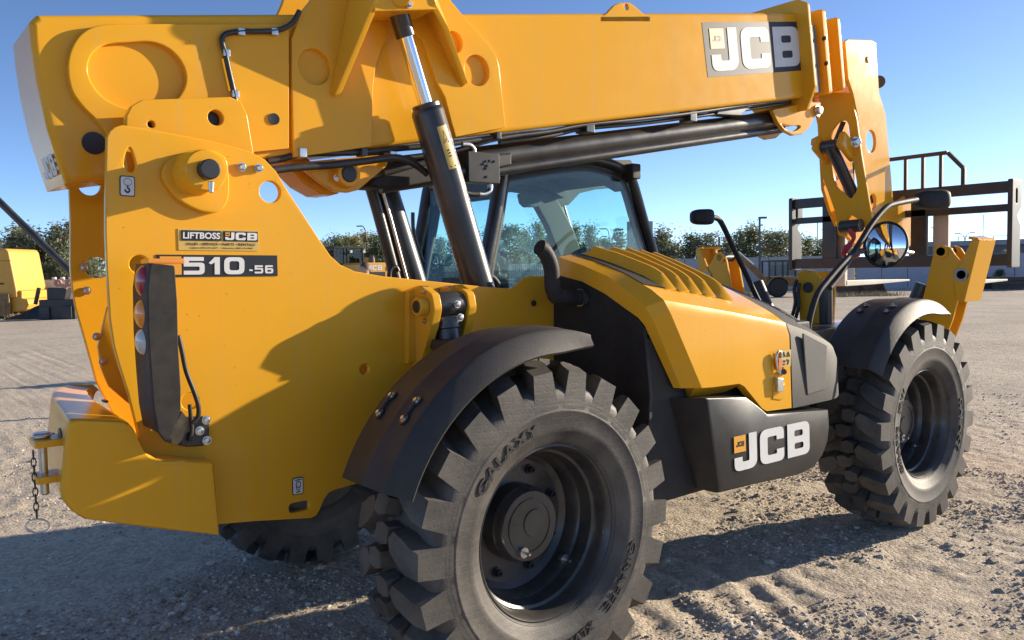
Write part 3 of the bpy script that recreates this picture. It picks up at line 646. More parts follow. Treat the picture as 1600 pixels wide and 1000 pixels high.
# --- telescope cylinder under the boom
ta, tb = [(-0.036, -0.03, 2.063), (3.416, -0.03, 2.657)]
tcy = cyl('extension_cylinder', ta, tb, 0.06, 'black_paint', TH, seg=36)
off = Vector((0, -0.02, -0.075)); cyl('cylinder_pipe', Vector(ta)+off, Vector(tb)+off-Vector((0.2, 0, 0.03)), 0.028, 'black_paint', tcy)
gd = [(-0.134, 1.982), (-0.077, 2.025), (0.094, 2.081), (0.311, 2.132), (0.709, 2.197), (0.708, 2.133), (0.308, 2.04), (0.091, 1.996), (-0.046, 1.981)]
plate('cylinder_shroud', fil(gd, 0.01), -0.1, 0.05, 'black_plastic', tcy, bevel=0.01)
yb = [(-0.482, 2.064), (-0.048, 2.129), (-0.04, 2.081), (-0.134, 2.008), (-0.193, 1.963), (-0.24, 1.95), (-0.301, 1.952), (-0.36, 1.98)]
br = plate('cylinder_mount', fil(yb, 0.02), -0.13, -0.1, 'yellow', TH)
plate('cylinder_mount', fil(yb, 0.02), 0.06, 0.09, 'yellow', TH)
pb = [(-0.259, 2.025)][0]
cyl('mount_boss', VV(pb, -0.12), VV(pb, -0.175), 0.06, 'yellow', br, r1=0.055); cyl('mount_pin', VV(pb, -0.17), VV(pb, -0.182), 0.036, 'steel_dark', br)
bolt('bolt', [(-0.309, -0.16, 2.007)][0], (-0.5, -1, 0), 0.011, 'zinc', br)
bly = [(-0.531, 2.102), (-0.398, 2.106), (-0.218, 1.973), (-0.238, 1.961), (-0.276, 1.945), (-0.325, 1.946), (-0.402, 1.984)]
plate('boom_belly', fil(bly, 0.015), -0.05, 0.12, 'yellow', TH, bevel=0.01)

# --- lift cylinders
axp = [(-0.087, 2.749), (0.335, 1.482)]; a0, a1 = Vector((axp[0][0], 0, axp[0][1])), Vector((axp[1][0], 0, axp[1][1])); ax = (a1-a0).normalized()
def lift_cyl(y):
    O = a0+Vector((0, y, 0)); L = (a1-a0).length
    c = link('lift_cylinder', from_lists(*lathe_lists([(0.05, 0.435), (0.062, 0.44), (0.062, 0.455), (0.068, 0.46), (0.073, 0.475), (0.073, L+0.5)], O, ax, 40)), 'black_paint', TH)
    link('rod', from_lists(*lathe_lists([(0.0325, 0.1), (0.0325, 0.44)], O, ax, 32)), 'chrome', c)
    link('rod_eye', from_lists(*lathe_lists([(0.055, 0.035), (0.05, 0.05), (0.043, 0.06), (0.042, 0.15), (0.038, 0.152)], O, ax, 28)), 'black_paint', c)
    return c
lc = lift_cyl(-0.31); lf = lift_cyl(0.25)
def patch(O, axis_, r, h0, h1, t0, t1, n=10):
    """curved sticker on a cylinder; t measured from -Y towards -X"""
    a = Vector(axis_).normalized(); u = Vector((0, -1, 0)); u = (u-a*u.dot(a)).normalized(); w = a.cross(u)
    if w.x > 0: w = -w
    V, F = [], []
    for i in range(n+1):
        t = t0+(t1-t0)*i/n
        for h in (h0, h1): V.append(O+a*h+(u*math.cos(t)+w*math.sin(t))*r)
    for i in range(n): F.append((2*i, 2*i+1, 2*i+3, 2*i+2))
    return from_lists(V, F, 60)
OC = a0+Vector((0, -0.31, 0))
link('warning_sticker', patch(OC, ax, 0.0745, 0.545, 0.735, -0.35, 0.35), 'gold_decal', lc)
def mini(pts2, name):      # marks on the sticker: polygons in (t, h)
    a = ax; u = Vector((0, -1, 0)); u = (u-a*u.dot(a)).normalized(); w = a.cross(u)
    if w.x > 0: w = -w
    V = [OC+a*h+(u*math.cos(t)+w*math.sin(t))*0.0757 for t, h in pts2]
    return link(name, from_lists(V, [tuple(range(len(V)))]), 'black_decal', lc)
tri = [(0.22, 0.62), (0.0, 0.563), (-0.22, 0.62)]
for i in range(3):
    p, q = Vector(tri[i]), Vector(tri[(i+1) % 3]); c_ = Vector((0, 0.6)); k = 0.8
    mini([tuple(p), tuple(q), tuple(c_+(q-c_)*k), tuple(c_+(p-c_)*k)], 'warning_mark')
mini([(0.06, 0.612), (-0.05, 0.6), (-0.06, 0.606), (0.05, 0.618)], 'warning_mark')
for k in range(3): mini([(0.15, 0.652+k*0.012), (-0.02-0.05*k, 0.648+k*0.014), (-0.05, 0.655+k*0.014), (0.12, 0.658+k*0.012)], 'warning_mark')
mini([(0.2, 0.722), (-0.2, 0.722), (-0.2, 0.728), (0.2, 0.728)], 'warning_mark')
fo = [(0.049, 0.2, 2.04), (0.1, 0.2, 1.87), (0.195, 0.2, 1.519)]; tube('cylinder_line', fo, 0.03, 'black_paint', lf)
tube('cylinder_line', [Vector(q)+Vector((0, -0.06, 0)) for q in [(0.077, 0.2, 2.026), (0.126, 0.2, 1.87), (0.215, 0.2, 1.551)]], 0.008, 'zinc', lf, smooth=False)
tube('hose_loop', [(0.056, 0.05, 1.573), (0.065, 0.05, 1.613), (0.093, 0.05, 1.624), (0.107, 0.05, 1.603)], 0.012, 'hose', TH)

# --- hoses and pipes
def hose(pts, r=0.013, m='hose', nm='hydraulic_hose'): return tube(nm, pts, r, m, TH)
hose([(-0.493, -0.24, 2.653), (-0.522, -0.24, 2.605), (-0.561, -0.24, 2.574), (-0.604, -0.24, 2.557), (-0.677, -0.24, 2.542), (-0.733, -0.24, 2.533), (-0.788, -0.24, 2.517), (-0.808, -0.24, 2.499), (-0.81, -0.24, 2.471), (-0.801, -0.24, 2.439), (-0.789, -0.24, 2.373), (-0.777, -0.24, 2.313), (-0.767, -0.24, 2.256)], 0.0105)
for q in [(-0.603, -0.238, 2.553), (-0.737, -0.238, 2.531), (-0.798, -0.238, 2.442), (-0.77, -0.238, 2.292)]:
    q = Vector(q); link('hose_clamp', bevel_mesh(*box_lists(q.x-0.014, q.x+0.014, q.y-0.012, q.y+0.02, q.z-0.014, q.z+0.014), 0.004), 'zinc', TH)
hose([(-0.634, -0.2, 2.051), (-0.56, -0.2, 2.068), (-0.49, -0.2, 2.091), (-0.346, -0.2, 2.105), (-0.207, -0.2, 2.118), (-0.033, -0.2, 2.147), (0.208, -0.2, 2.183), (0.548, -0.2, 2.248)], 0.014)
hose([(-0.632, -0.23, 2.012), (-0.506, -0.23, 2.033), (-0.364, -0.23, 2.05), (-0.197, -0.23, 2.079), (-0.079, -0.23, 2.101), (-0.014, -0.23, 2.097), (0.046, -0.23, 2.076), (0.106, -0.23, 2.04)], 0.016)
hose([(0.057, -0.16, 2.119), (0.27, -0.16, 2.158), (0.58, -0.16, 2.249), (0.921, -0.16, 2.314), (1.162, -0.16, 2.37), (1.611, -0.16, 2.445), (2.059, -0.16, 2.524), (2.591, -0.16, 2.628), (3.104, -0.16, 2.722)], 0.012)
hose([(0.611, -0.12, 2.238), (0.956, -0.12, 2.3), (1.201, -0.12, 2.359), (1.655, -0.12, 2.43), (2.109, -0.12, 2.512), (2.648, -0.12, 2.612), (3.207, -0.12, 2.723)], 0.012)
hose([(-0.457, -0.16, 2.101), (-0.323, -0.16, 2.111)], 0.0145, 'zinc', 'steel_pipe'); hose([(0.596, -0.15, 2.258), (0.863, -0.15, 2.304)], 0.0135, 'zinc', 'steel_pipe')
for q, s in zip([(-0.495, -0.21, 2.09), (-0.07, -0.21, 2.107), (-0.213, -0.21, 2.113), (0.521, -0.21, 2.247)], (0.016, 0.017, 0.014, 0.014)):
    q = Vector(q); link('pipe_clamp', bevel_mesh(*box_lists(q.x-s, q.x+s, q.y-0.025, q.y+0.03, q.z-s*1.1, q.z+s*1.3), 0.004), 'zinc' if s > 0.015 else 'black_paint', TH)
for q in [(1.206, -0.14, 2.374), (2.084, -0.14, 2.518)]:
    q = Vector(q); link('pipe_bracket', bevel_mesh(*box_lists(q.x-0.03, q.x+0.03, -0.17, -0.08, q.z-0.04, q.z+0.05), 0.004), 'black_paint', TH)
gu = [(2.351, 2.551), (2.39, 2.596), (2.676, 2.659), (2.712, 2.647), (2.648, 2.598), (2.606, 2.569)]; plate('pipe_bracket', gu, -0.14, -0.05, 'black_paint', TH)
# valve block
vb = [(0.287, -0.3, 2.014), (0.468, -0.3, 2.035), (0.452, -0.3, 2.148)]; vx0, vx1, vz0, vz1 = vb[0][0], vb[1][0], vb[0][2]-0.005, vb[2][2]
blk = box('valve_block', vx0, vx1, -0.3, -0.2, vz0, vz1, 'grey_panel', TH, 0.003)
for q in [(0.389, -0.301, 2.108), (0.412, -0.301, 2.112), (0.374, -0.301, 2.095), (0.396, -0.301, 2.088), (0.388, -0.301, 2.075), (0.438, -0.301, 2.111), (0.391, -0.301, 2.037)]: cyl('port_dark', q, Vector(q)+Vector((0, -0.004, 0)), 0.006, 'black_decal', blk, bev=0.001, seg=12)
cyl('valve_spool', (vx0+0.0, -0.25, vz0+0.05), (vx0-0.12, -0.25, vz0+0.04), 0.035, 'black_paint', blk); cyl('valve_cap', (vx1, -0.25, vz0+0.03), (vx1+0.03, -0.25, vz0+0.03), 0.02, 'steel_dark', blk)
tube('elbow_fitting', [(0.441, -0.25, 2.033), (0.448, -0.25, 2.009), (0.444, -0.25, 1.978), (0.409, -0.25, 1.961), (0.378, -0.25, 1.96)], 0.013, 'zinc', blk)
tube('elbow_fitting', [(0.357, -0.25, 2.144), (0.354, -0.25, 2.168), (0.329, -0.25, 2.186), (0.288, -0.25, 2.186)], 0.012, 'zinc', blk)
tube('hydraulic_hose', [(0.378, -0.25, 1.96), (0.329, -0.25, 1.958), (0.282, -0.25, 1.968), (0.246, -0.25, 1.987), (0.204, -0.25, 2.008)], 0.014, 'hose', blk)

# --- stabilising ram brackets on the side plate
bx0 = [(-0.103, 1.457), (0.073, 1.45)]; xl, xr, zc = bx0[0][0], bx0[1][0], bx0[0][1]
lug = fil([(-0.42, zc+0.07), (-0.5, zc+0.085), (-0.585, zc+0.05), (-0.6, zc-0.01), (-0.575, zc-0.08), (-0.42, zc-0.36)], 0.03)
rb = platex('ram_bracket', lug, xl-0.02, xl+0.02, 'yellow', TH); platex('ram_bracket', lug, xr-0.02, xr+0.02, 'yellow', TH)
cyl('bracket_boss', (xl-0.02, -0.53, zc), (xl-0.06, -0.53, zc), 0.04, 'yellow', rb); cyl('bracket_pin', (xl-0.055, -0.53, zc), (xl-0.066, -0.53, zc), 0.026, 'steel_dark', rb)
for dz in (-0.06, 0.06): bolt('bolt', (xl-0.022, -0.53, zc+dz), (-1, 0, 0), 0.009, 'zinc', rb)
gp = [(-0.153, 1.519), (-0.08, 1.541), (-0.089, 1.233), (-0.163, 1.218)]; plate('bracket_rib', gp, -0.42, -0.455, 'yellow', TH)
plate('bracket_rib', [(0.024, 1.527), (0.048, 1.538), (0.098, 1.531), (0.104, 1.497), (0.023, 1.494)], -0.42, -0.5, 'yellow', TH, bevel=0.01)
ram = cyl('stabilising_ram', ((xl+xr)/2, -0.53, zc-0.06), ((xl+xr)/2+0.02, -0.6, zc-0.62), 0.055, 'black_paint', TH)
link('ram_eye', from_lists(*lathe_lists([(0.055, 0), (0.058, 0.01), (0.058, xr-xl-0.055), (0.055, xr-xl-0.045)], (xl+0.022, -0.53, zc), (1, 0, 0), 28)), 'black_paint', ram)
link('ram_gland', from_lists(*lathe_lists([(0.05, 0), (0.062, 0.005), (0.062, 0.05), (0.056, 0.055)], ((xl+xr)/2, -0.53, zc-0.045), (0.02, -0.1, -1), 28)), 'black_paint', ram)
q = Vector(((xl+xr)/2+0.01, -0.595, zc+0.005)); bolt('bolt', q, (0, -1, 0), 0.012, 'zinc', ram); bolt('bolt', q+Vector((0.01, -0.005, -0.055)), (0, -1, 0), 0.012, 'zinc', ram)
bolt('bolt', [(0.558, -0.425, 1.439)][0], (0, -1, 0), 0.011, 'steel_dark', TH)

# --- rear counterweight and tow hitch
cwo = [(-1.451, 1.143), (-1.443, 1.157), (-1.428, 1.159), (-1.295, 1.137), (-1.274, 1.128), (-1.261, 1.109), (-1.249, 1.073), (-1.233, 1.033), (-1.215, 1.011), (-1.19, 0.994), (-1, 0.949), (-0.991, 0.686), (-1.213, 0.759), (-1.418, 0.835), (-1.449, 0.864), (-1.474, 0.908), (-1.478, 0.937)]
def cw_layer(y, inset, sh):
    c = (-1.2, 0.93); o = []
    for x, z in cwo:
        d = Vector((c[0]-x, c[1]-z)); d.normalize()
        xx = x+d.x*inset; zz = z+d.y*inset
        if xx < -1.2: xx += sh*min(1, (-1.2-xx)/0.15)
        if xx > -1.2 and y > -0.45: pass
        o.append((xx, y, zz))
    return o
cwl = [cw_layer(-0.52, 0.02, 0), cw_layer(-0.517, 0.009, 0), cw_layer(-0.508, 0.002, 0), cw_layer(-0.49, 0, 0), cw_layer(-0.2, 0, 0.03), cw_layer(0.1, 0, 0.06), cw_layer(0.3, 0, 0.1), cw_layer(0.42, 0.0, 0.16), cw_layer(0.48, 0.02, 0.25)]
cw = link('counterweight', from_lists(*loft_lists(cwl), angle=40), 'yellow', TH)
weight_normals(cw.data, 38)
plate('cover_slot', rrect(-1.262, 1.149, -1.25, 1.156), -0.16, -0.11, 'black_decal', cw, bevel=0)
hp = [(-1.5, -0.372, 1.076), (-1.5, -0.338, 0.96), (-1.5, -0.321, 0.902), (-1.5, -0.376, 1.089)]
HY, HX = hp[0][1], -1.5
hitch = link('tow_hitch', bevel_mesh(*box_lists(HX-0.03, HX+0.14, HY-0.06, HY+0.05, hp[0][2]-0.012, hp[0][2]+0.012), 0.006), 'yellow', TH)
link('hitch_plate', bevel_mesh(*box_lists(HX-0.03, HX+0.14, HY-0.06, HY+0.05, hp[1][2]-0.012, hp[1][2]+0.012), 0.006), 'yellow', hitch)
cyl('hitch_pin', (HX, HY, hp[2][2]), (HX, HY, hp[3][2]), 0.013, 'zinc', hitch); cyl('pin_head', (HX, HY, hp[0][2]+0.012), (HX, HY, hp[0][2]+0.03), 0.026, 'zinc', hitch)
tube('pin_clip', [(HX+0.03*math.cos(t), HY-0.03+0.02*math.sin(t), hp[0][2]+0.026) for t in np.linspace(0, 5.5, 9)], 0.003, 'zinc', hitch)
ch = []
for k in range(9):
    z0 = hp[1][2]+0.08-k*0.024; c_ = Vector((HX-0.03, HY-0.02, z0)); s = Vector((1, 0, 0)) if k % 2 else Vector((0, 1, 0))
    ch.append(tube_lists([c_+s*0.007*math.cos(t)+Vector((0, 0, 0.016*math.sin(t))) for t in np.linspace(0, 2*PI, 9)], 0.0022, 5))
link('chain', from_lists(*join_lists(ch)), 'steel_dark', hitch)
zr = hp[1][2]-0.15
tube('lynch_ring', [(HX-0.03+0.03*math.cos(t), HY-0.02-0.02*math.cos(t), zr+0.022*math.sin(t)) for t in np.linspace(0, 2*PI, 13)], 0.0028, 'zinc', hitch)
for q, r in zip([(-1.447, -0.399, 1.089), (-1.447, -0.385, 0.96)], (0.03, 0.03)):
    q = Vector(q); q.y = max(q.y, -0.46); link('recess_shade', from_lists(*lathe_lists([(r, 0), (r*0.9, 0.004)], (q.x-0.004, q.y, q.z), (-1, 0, 0), 20)), 'black_decal', cw)  # thin black discs stand in for the shade inside the recesses

# --- rear lamp column
gO = [(-1.209, 1.644), (-1.136, 1.635), (-1.133, 1.521), (-1.136, 1.375), (-1.134, 1.236), (-1.137, 1.165), (-1.175, 1.069), (-1.191, 1.067), (-1.21, 1.099), (-1.22, 1.175), (-1.224, 1.3), (-1.226, 1.423), (-1.222, 1.565)]
lampc = plate('lamp_guard', fil(gO, 0.008), -0.62, -0.605, 'guard_grey', TH, bevel=0.003)
edge = gO[9:][::-1] if False else [gO[0], gO[12], gO[11], gO[10], gO[9], gO[8]]
L = []
for x, z in edge: L.append([(x, -0.605, z), (x+0.012, -0.605, z), (x+0.012, -0.445, z), (x, -0.445, z)])
link('lamp_backing', from_lists(*loft_lists(L)), 'black_plastic', lampc)
def lens(c, a, b, d, m, nm):
    bm = bmesh.new(); bmesh.ops.create_uvsphere(bm, u_segments=20, v_segments=12, radius=1.0)
    for v in bm.verts: v.co = Vector((c[0]+v.co.x*a, c[1]+v.co.y*b, c[2]+v.co.z*d))
    me = bpy.data.meshes.new('lens'); bm.to_mesh(me); bm.free(); me.shade_smooth(); return link(nm, me, m, lampc)
for (q, hh, m, nm) in zip([(-1.202, -0.55, 1.585), (-1.209, -0.55, 1.479), (-1.211, -0.55, 1.389)], (0.055, 0.05, 0.045), ('red_lens', 'amber_lens', 'clear_lens'), ('tail_lamp', 'indicator_lamp', 'reverse_lamp')):
    q = Vector(q); lens((q.x-0.004, -0.535, q.z), 0.03, 0.05, hh*1.0, m, nm)
q = Vector([(-1.148, -0.56, 1.649)][0]); link('marker_lamp', bevel_mesh(*box_lists(q.x-0.06, q.x+0.055, -0.585, -0.5, q.z-0.008, q.z+0.01), 0.004), 'amber_lens', lampc)
mb = [(-1.08, 1.11), (-1.005, 1.103), (-0.988, 1.085), (-0.991, 1.012), (-1.01, 0.998), (-1.069, 1.003), (-1.114, 1.021), (-1.134, 1.046), (-1.103, 1.078)]
plate('guard_foot', fil(mb, 0.008), -0.445, -0.425, 'black_paint', lampc)
quad_plate('guard_foot', [(-1.19, -0.615, 1.066), (-1.135, -0.615, 1.16)]+[(-1.065, -0.45, 1.102), (-1.097, -0.45, 1.012)], 0.01, 'black_paint', lampc)
for q in [(-1, -0.447, 1.09), (-1.024, -0.447, 1.055), (-1.001, -0.447, 1.017)]: bolt('bolt', q, (0, -1, 0), 0.012, 'zinc', lampc)
tube('lamp_cable', [(-1.098, -0.5, 1.4), (-1.089, -0.5, 1.347), (-1.078, -0.5, 1.276), (-1.055, -0.5, 1.203), (-1.042, -0.5, 1.15), (-1.046, -0.5, 1.112), (-1.066, -0.5, 1.095)], 0.008, 'hose', lampc)
tube('lamp_cable', [(-1.059, -0.46, 1.154), (-1.057, -0.46, 1.113), (-1.055, -0.46, 1.063), (-1.065, -0.46, 1.024)], 0.007, 'hose', lampc)

# --- lettering and plates on the side plate
A, B, D = [(-1.061, -0.421, 1.691), (-0.774, -0.421, 1.688), (-1.056, -0.421, 1.766)]
ld = quad_decal('dealer_decal', A, B, D, 'gold_decal', TH, r=0.02)
A2, B2, D2 = frame4(A, B, D) @ Vector((0.03, 0.45, 0.002)), frame4(A, B, D) @ Vector((0.51, 0.45, 0.002)), frame4(A, B, D) @ Vector((0.03, 0.93, 0.002))
quad_decal('decal_block', A2, B2, D2, 'black_decal', ld, r=0.02); textfit('decal_text', 'LIFTBOSS', A2, B2, D2, 'white_decal', ld, (0.03, 0.18, 0.97, 0.82), bold=0.03, lift=0.003)
A3, B3, D3 = frame4(A, B, D) @ Vector((0.54, 0.45, 0.002)), frame4(A, B, D) @ Vector((0.985, 0.45, 0.002)), frame4(A, B, D) @ Vector((0.54, 0.93, 0.002))
quad_decal('decal_block', A3, B3, D3, 'black_decal', ld, r=0.02); jcb('decal_letters', A3, B3, D3, ld, box01=(0.04, 0.12, 0.97, 0.88), lift=0.003)
textfit('decal_text', 'SALES • SERVICE • PARTS • RENTALS', A, B, D, 'black_decal', ld, (0.09, 0.24, 0.95, 0.36), bold=0.015, lift=0.003)
textfit('decal_text', 'Calgary (403) 301-0041  •  Edmonton (780) 474-9900', A, B, D, 'black_decal', ld, (0.13, 0.07, 0.92, 0.16), bold=0.01, lift=0.003)
A, B, D = [(-1.137, -0.421, 1.599), (-0.704, -0.421, 1.594), (-1.134, -0.421, 1.676)]
md = quad_decal('model_decal', A, B, D, 'black_decal', TH, r=0.02)
m_, w_ = glyph_mesh('510', 0.1); lettering('decal_text', m_, w_, A, B, D, 'white_decal', md, (0.205, 0.1, 0.72, 0.9), 0.003)
m_, w_ = glyph_mesh('-56', 0.12); lettering('decal_text', m_, w_, A, B, D, 'white_decal', md, (0.745, 0.13, 0.965, 0.52), 0.003)
M4 = frame4(A, B, D); quad_decal('decal_square', M4 @ Vector((0.025, 0.1, 0.0022)), M4 @ Vector((0.19, 0.1, 0.0022)), M4 @ Vector((0.025, 0.92, 0.0022)), 'yellow_decal', md, r=0.0)
def white_label(q3, marks):
    A, B, D = q3; bl = quad_decal('pictogram_plate', A, B, D, 'black_decal', TH, r=0.12); M = frame4(A, B, D)
    quad_decal('pictogram_field', M @ Vector((0.07, 0.05, 0.0018)), M @ Vector((0.93, 0.05, 0.0018)), M @ Vector((0.07, 0.95, 0.0018)), 'white_decal', bl, r=0.1)
    for path, w in marks:
        me = slab_mesh(stroke(path, w), [], (0, 0, 0), (1, 0, 0), (0, 1, 0), 0, 0.004, 0)
        me.transform(M @ Matrix.Translation((0, 0, 0.0042)) @ Matrix.Diagonal((1, 1, 0.2, 1))); link('pictogram', me, 'black_decal', bl)
ringp = [(0.5+0.26*math.cos(t), 0.7+0.17*math.sin(t)) for t in np.linspace(0, 6.2, 24)]
hookpth = spl([(0.5, 0.52), (0.5, 0.42), (0.6, 0.36), (0.62, 0.27), (0.5, 0.2), (0.36, 0.25), (0.34, 0.34)], 4)
white_label([(-1.243, -0.421, 1.871), (-1.195, -0.421, 1.869), (-1.24, -0.421, 1.939)], [(ringp, 0.02), (hookpth, 0.09)])
white_label([(-0.678, -0.421, 0.751), (-0.633, -0.421, 0.75), (-0.675, -0.421, 0.818)], [([(0.2, 0.85), (0.8, 0.88)], 0.05), ([(0.5+0.2*math.cos(t), 0.6+0.17*math.sin(t)) for t in np.linspace(0, 6.2, 20)], 0.05), ([(0.3, 0.62), (0.35, 0.35), (0.5, 0.25), (0.65, 0.35), (0.7, 0.62)], 0.04), ([(0.3, 0.15), (0.7, 0.18)], 0.05)])

# --- engine pod: hood, nose, lower panel, dark rear panel
def hood_sec(x, zc, zm, zs, zb, dx=(0, 0, 0, 0, 0, 0, 0)):
    P = [(-0.45, 1.0), (-0.5, zc), (-0.66, (zc*0.55+zm*0.45)+0.004), (-0.84, zm), (-1.0, zs+0.035), (-1.07, zs-0.01), (-1.092, zs-0.07), (-1.105, zb), (-1.06, zb-0.004), (-1.0, 1.0)]
    return [(x+d, y, z) for (y, z), d in zip(P, tuple(dx)+(0,)*10)]
HS = [(0.735, 1.668, 1.572, 1.468, 1.062, (0.25, 0, 0, 0, 0, 0.0, 0.02, 0.21, 0.22, 0.24)), (1.02, 1.666, 1.542, 1.424, 1.057), (1.22, 1.644, 1.515, 1.392, 1.052), (1.26, 1.637, 1.508, 1.385, 1.035), (1.40, 1.612, 1.48, 1.362, 0.915), (1.44, 1.604, 1.472, 1.355, 0.896), (1.652, 1.56, 1.43, 1.318, 0.886)]
hood = link('hood', from_lists(*loft_lists([hood_sec(*s) for s in HS]), angle=24), 'yellow', TH)
weight_normals(hood.data, 26)
# rear rim of the hood: chamfer round the opening
def rim_sec(s, x, k):
    return [(x+k*0.0, y, z) for (_, y, z) in [q for q in hood_sec(*s)][1:8]]
o0 = list(hood_sec(*HS[0])[1:8])
o1 = [(0.655, -0.5, 1.655), (0.655, -0.66, 1.614), (0.66, -0.82, 1.56), (0.665, -0.965, 1.475), (0.67, -1.02, 1.43), (0.69, -1.045, 1.38), (0.875, -1.045, 1.062)]
o2 = [(0.65, -0.5, 1.57), (0.65, -0.66, 1.54), (0.655, -0.80, 1.485), (0.66, -0.93, 1.415), (0.665, -0.985, 1.385), (0.685, -1.005, 1.35), (0.865, -1.01, 1.062)]
o3 = [(x+0.06, y, z) for (x, y, z) in o2]
link('hood_rim', from_lists(*loft_lists([o0, o1, o2, o3], closed=False, cap=False), angle=24), 'yellow', hood)
def nose_sec(x, k, zc, zm, zs):
    P = [(-0.45, 1.0), (-0.5, zc), (-0.66, (zc*0.55+zm*0.45)), (-0.84, zm), (-1.0, zs+0.035), (-1.07, zs-0.01), (-1.094, zs-0.07), (-1.107, 0.884), (-1.06, 0.88), (-0.45, 0.88)]
    cy, cz = -0.75, 1.1
    return [(x, cy+(y-cy)*(1-k), cz+(z-cz)*(1-k)) for y, z in P]
NS = [nose_sec(1.66, 0.0, 1.558, 1.428, 1.316), nose_sec(1.85, 0.0, 1.512, 1.39, 1.266), nose_sec(2.0, 0.0, 1.468, 1.348, 1.215), nose_sec(2.08, 0.012, 1.44, 1.32, 1.185), nose_sec(2.125, 0.045, 1.42, 1.3, 1.165), nose_sec(2.145, 0.11, 1.4, 1.28, 1.15), nose_sec(2.15, 0.2, 1.38, 1.26, 1.13)]
nose = link('hood_nose', from_lists(*loft_lists(NS), angle=28), 'nose_plastic', TH)
gr = [(1.75, 1.255), (1.973, 1.174), (1.962, 0.947), (1.792, 0.936)]; 
plate('nose_grille', fil(gr, 0.01), -1.1, -1.1095, 'nose_mesh', nose, bevel=0.002)
# louvres on the top of the hood
lv = []
def surf(x, y):
    xs = [s[0] for s in HS]; k = max(0, min(len(HS)-2, sum(1 for a in xs if a <= x)-1)); t = (x-xs[k])/(xs[k+1]-xs[k])
    a, b = hood_sec(*HS[k]), hood_sec(*HS[k+1]); pr = []
    for p, q in zip(a, b): pr.append((p[1]+(q[1]-p[1])*t, p[2]+(q[2]-p[2])*t))
    pr = pr[1:8]
    for i in range(len(pr)-1):
        if pr[i][0] >= y >= pr[i+1][0]:
            s = (y-pr[i][0])/(pr[i+1][0]-pr[i][0]+1e-9); return pr[i][1]+(pr[i+1][1]-pr[i][1])*s
    return pr[0][1]
pan = [[(x, y, surf(x, y)+0.004) for y in np.linspace(-0.51, -0.955, 9)] for x in np.linspace(0.74, 1.38, 9)]
link('louvre_gap_shade', from_lists(*loft_lists(pan, closed=False, cap=False)), 'black_plastic', hood)  # black sheet that paints the shade in the gaps under the louvres
LX0 = [0.80, 0.93, 1.035, 1.13, 1.225]; LX1 = [0.875, 0.97, 1.06, 1.165, 1.30]
for k in range(5):
    L = []
    for t in np.linspace(0, 1, 16):
        y = -0.505+(-0.965+0.505)*t; x = LX0[k]+(LX1[k]-LX0[k])*t; e = min(1.0, t/0.05+0.5, (1-t)/0.16+0.06)
        z = surf(x, max(-1.03, y)); prof = [(0.0, 0.0), (0.012, 0.012*e), (0.04, 0.036*e), (0.056, 0.046*e), (0.066, 0.047*e)]
        top = [(x+a, y, z+b) for a, b in prof]; bot = [(x+a+0.006, y, z+b-0.007) for a, b in prof][::-1]; L.append(top+bot)
    link('louvre', from_lists(*loft_lists(L), angle=14), 'yellow', hood)
# latch strap, warning sticker
lq = [(1.508, 1.18), (1.568, 1.175), (1.579, 1.013), (1.519, 1.016)]
rc = [(1.499, 1.028), (1.592, 1.012), (1.592, 0.942), (1.559, 0.936), (1.488, 0.951)]; plate('latch_recess', fil(rc, 0.006), -1.098, -1.108, 'yellow', hood, bevel=0.002)
tube('latch_strap', [(1.52, -1.115, 1.077), (1.503, -1.115, 1.128), (1.509, -1.115, 1.168), (1.53, -1.115, 1.179), (1.547, -1.115, 1.162), (1.541, -1.115, 1.106), (1.536, -1.115, 1.066)], 0.006, 'zinc', hood)
plate('latch_mark', [(1.513, 1.149), (1.54, 1.144), (1.54, 1.087), (1.513, 1.087)], -1.108, -1.122, 'orange_mark', hood, bevel=0.001)
plate('latch_clasp', [(1.503, 1.053), (1.552, 1.045), (1.552, 0.979), (1.503, 0.985)], -1.1, -1.125, 'zinc', hood, bevel=0.003)
cyl('latch_knob', [(1.592, -1.1, 1.072)][0], [(1.545, -1.13, 1.079)][0], 0.014, 'black_paint', hood)
A, B, D = [(1.551, -1.109, 1.101), (1.635, -1.109, 1.097), (1.551, -1.109, 1.183)]; wq = quad_decal('warning_sticker', A, B, D, 'gold_decal', TH, r=0.03); MW = frame4(A, B, D)
for cx, cy in ((0.26, 0.74), (0.74, 0.74)):
    me = slab_mesh([(cx-0.18, cy-0.15), (cx+0.18, cy-0.15), (cx, cy+0.16)], [[(cx-0.11, cy-0.11), (cx+0.11, cy-0.11), (cx, cy+0.08)]], (0, 0, 0), (1, 0, 0), (0, 1, 0), 0, 0.002, 0)
    me.transform(MW @ Matrix.Translation((0, 0, 0.002))); link('warning_mark', me, 'black_decal', wq)
for pth in ([(0.12, 0.3), (0.3, 0.36), (0.42, 0.28)], [(0.58, 0.4), (0.78, 0.36), (0.68, 0.12)], [(0.15, 0.16), (0.4, 0.14)]):
    me = slab_mesh(stroke(pth, 0.07), [], (0, 0, 0), (1, 0, 0), (0, 1, 0), 0, 0.002, 0); me.transform(MW @ Matrix.Translation((0, 0, 0.002))); link('warning_mark', me, 'black_decal', wq)
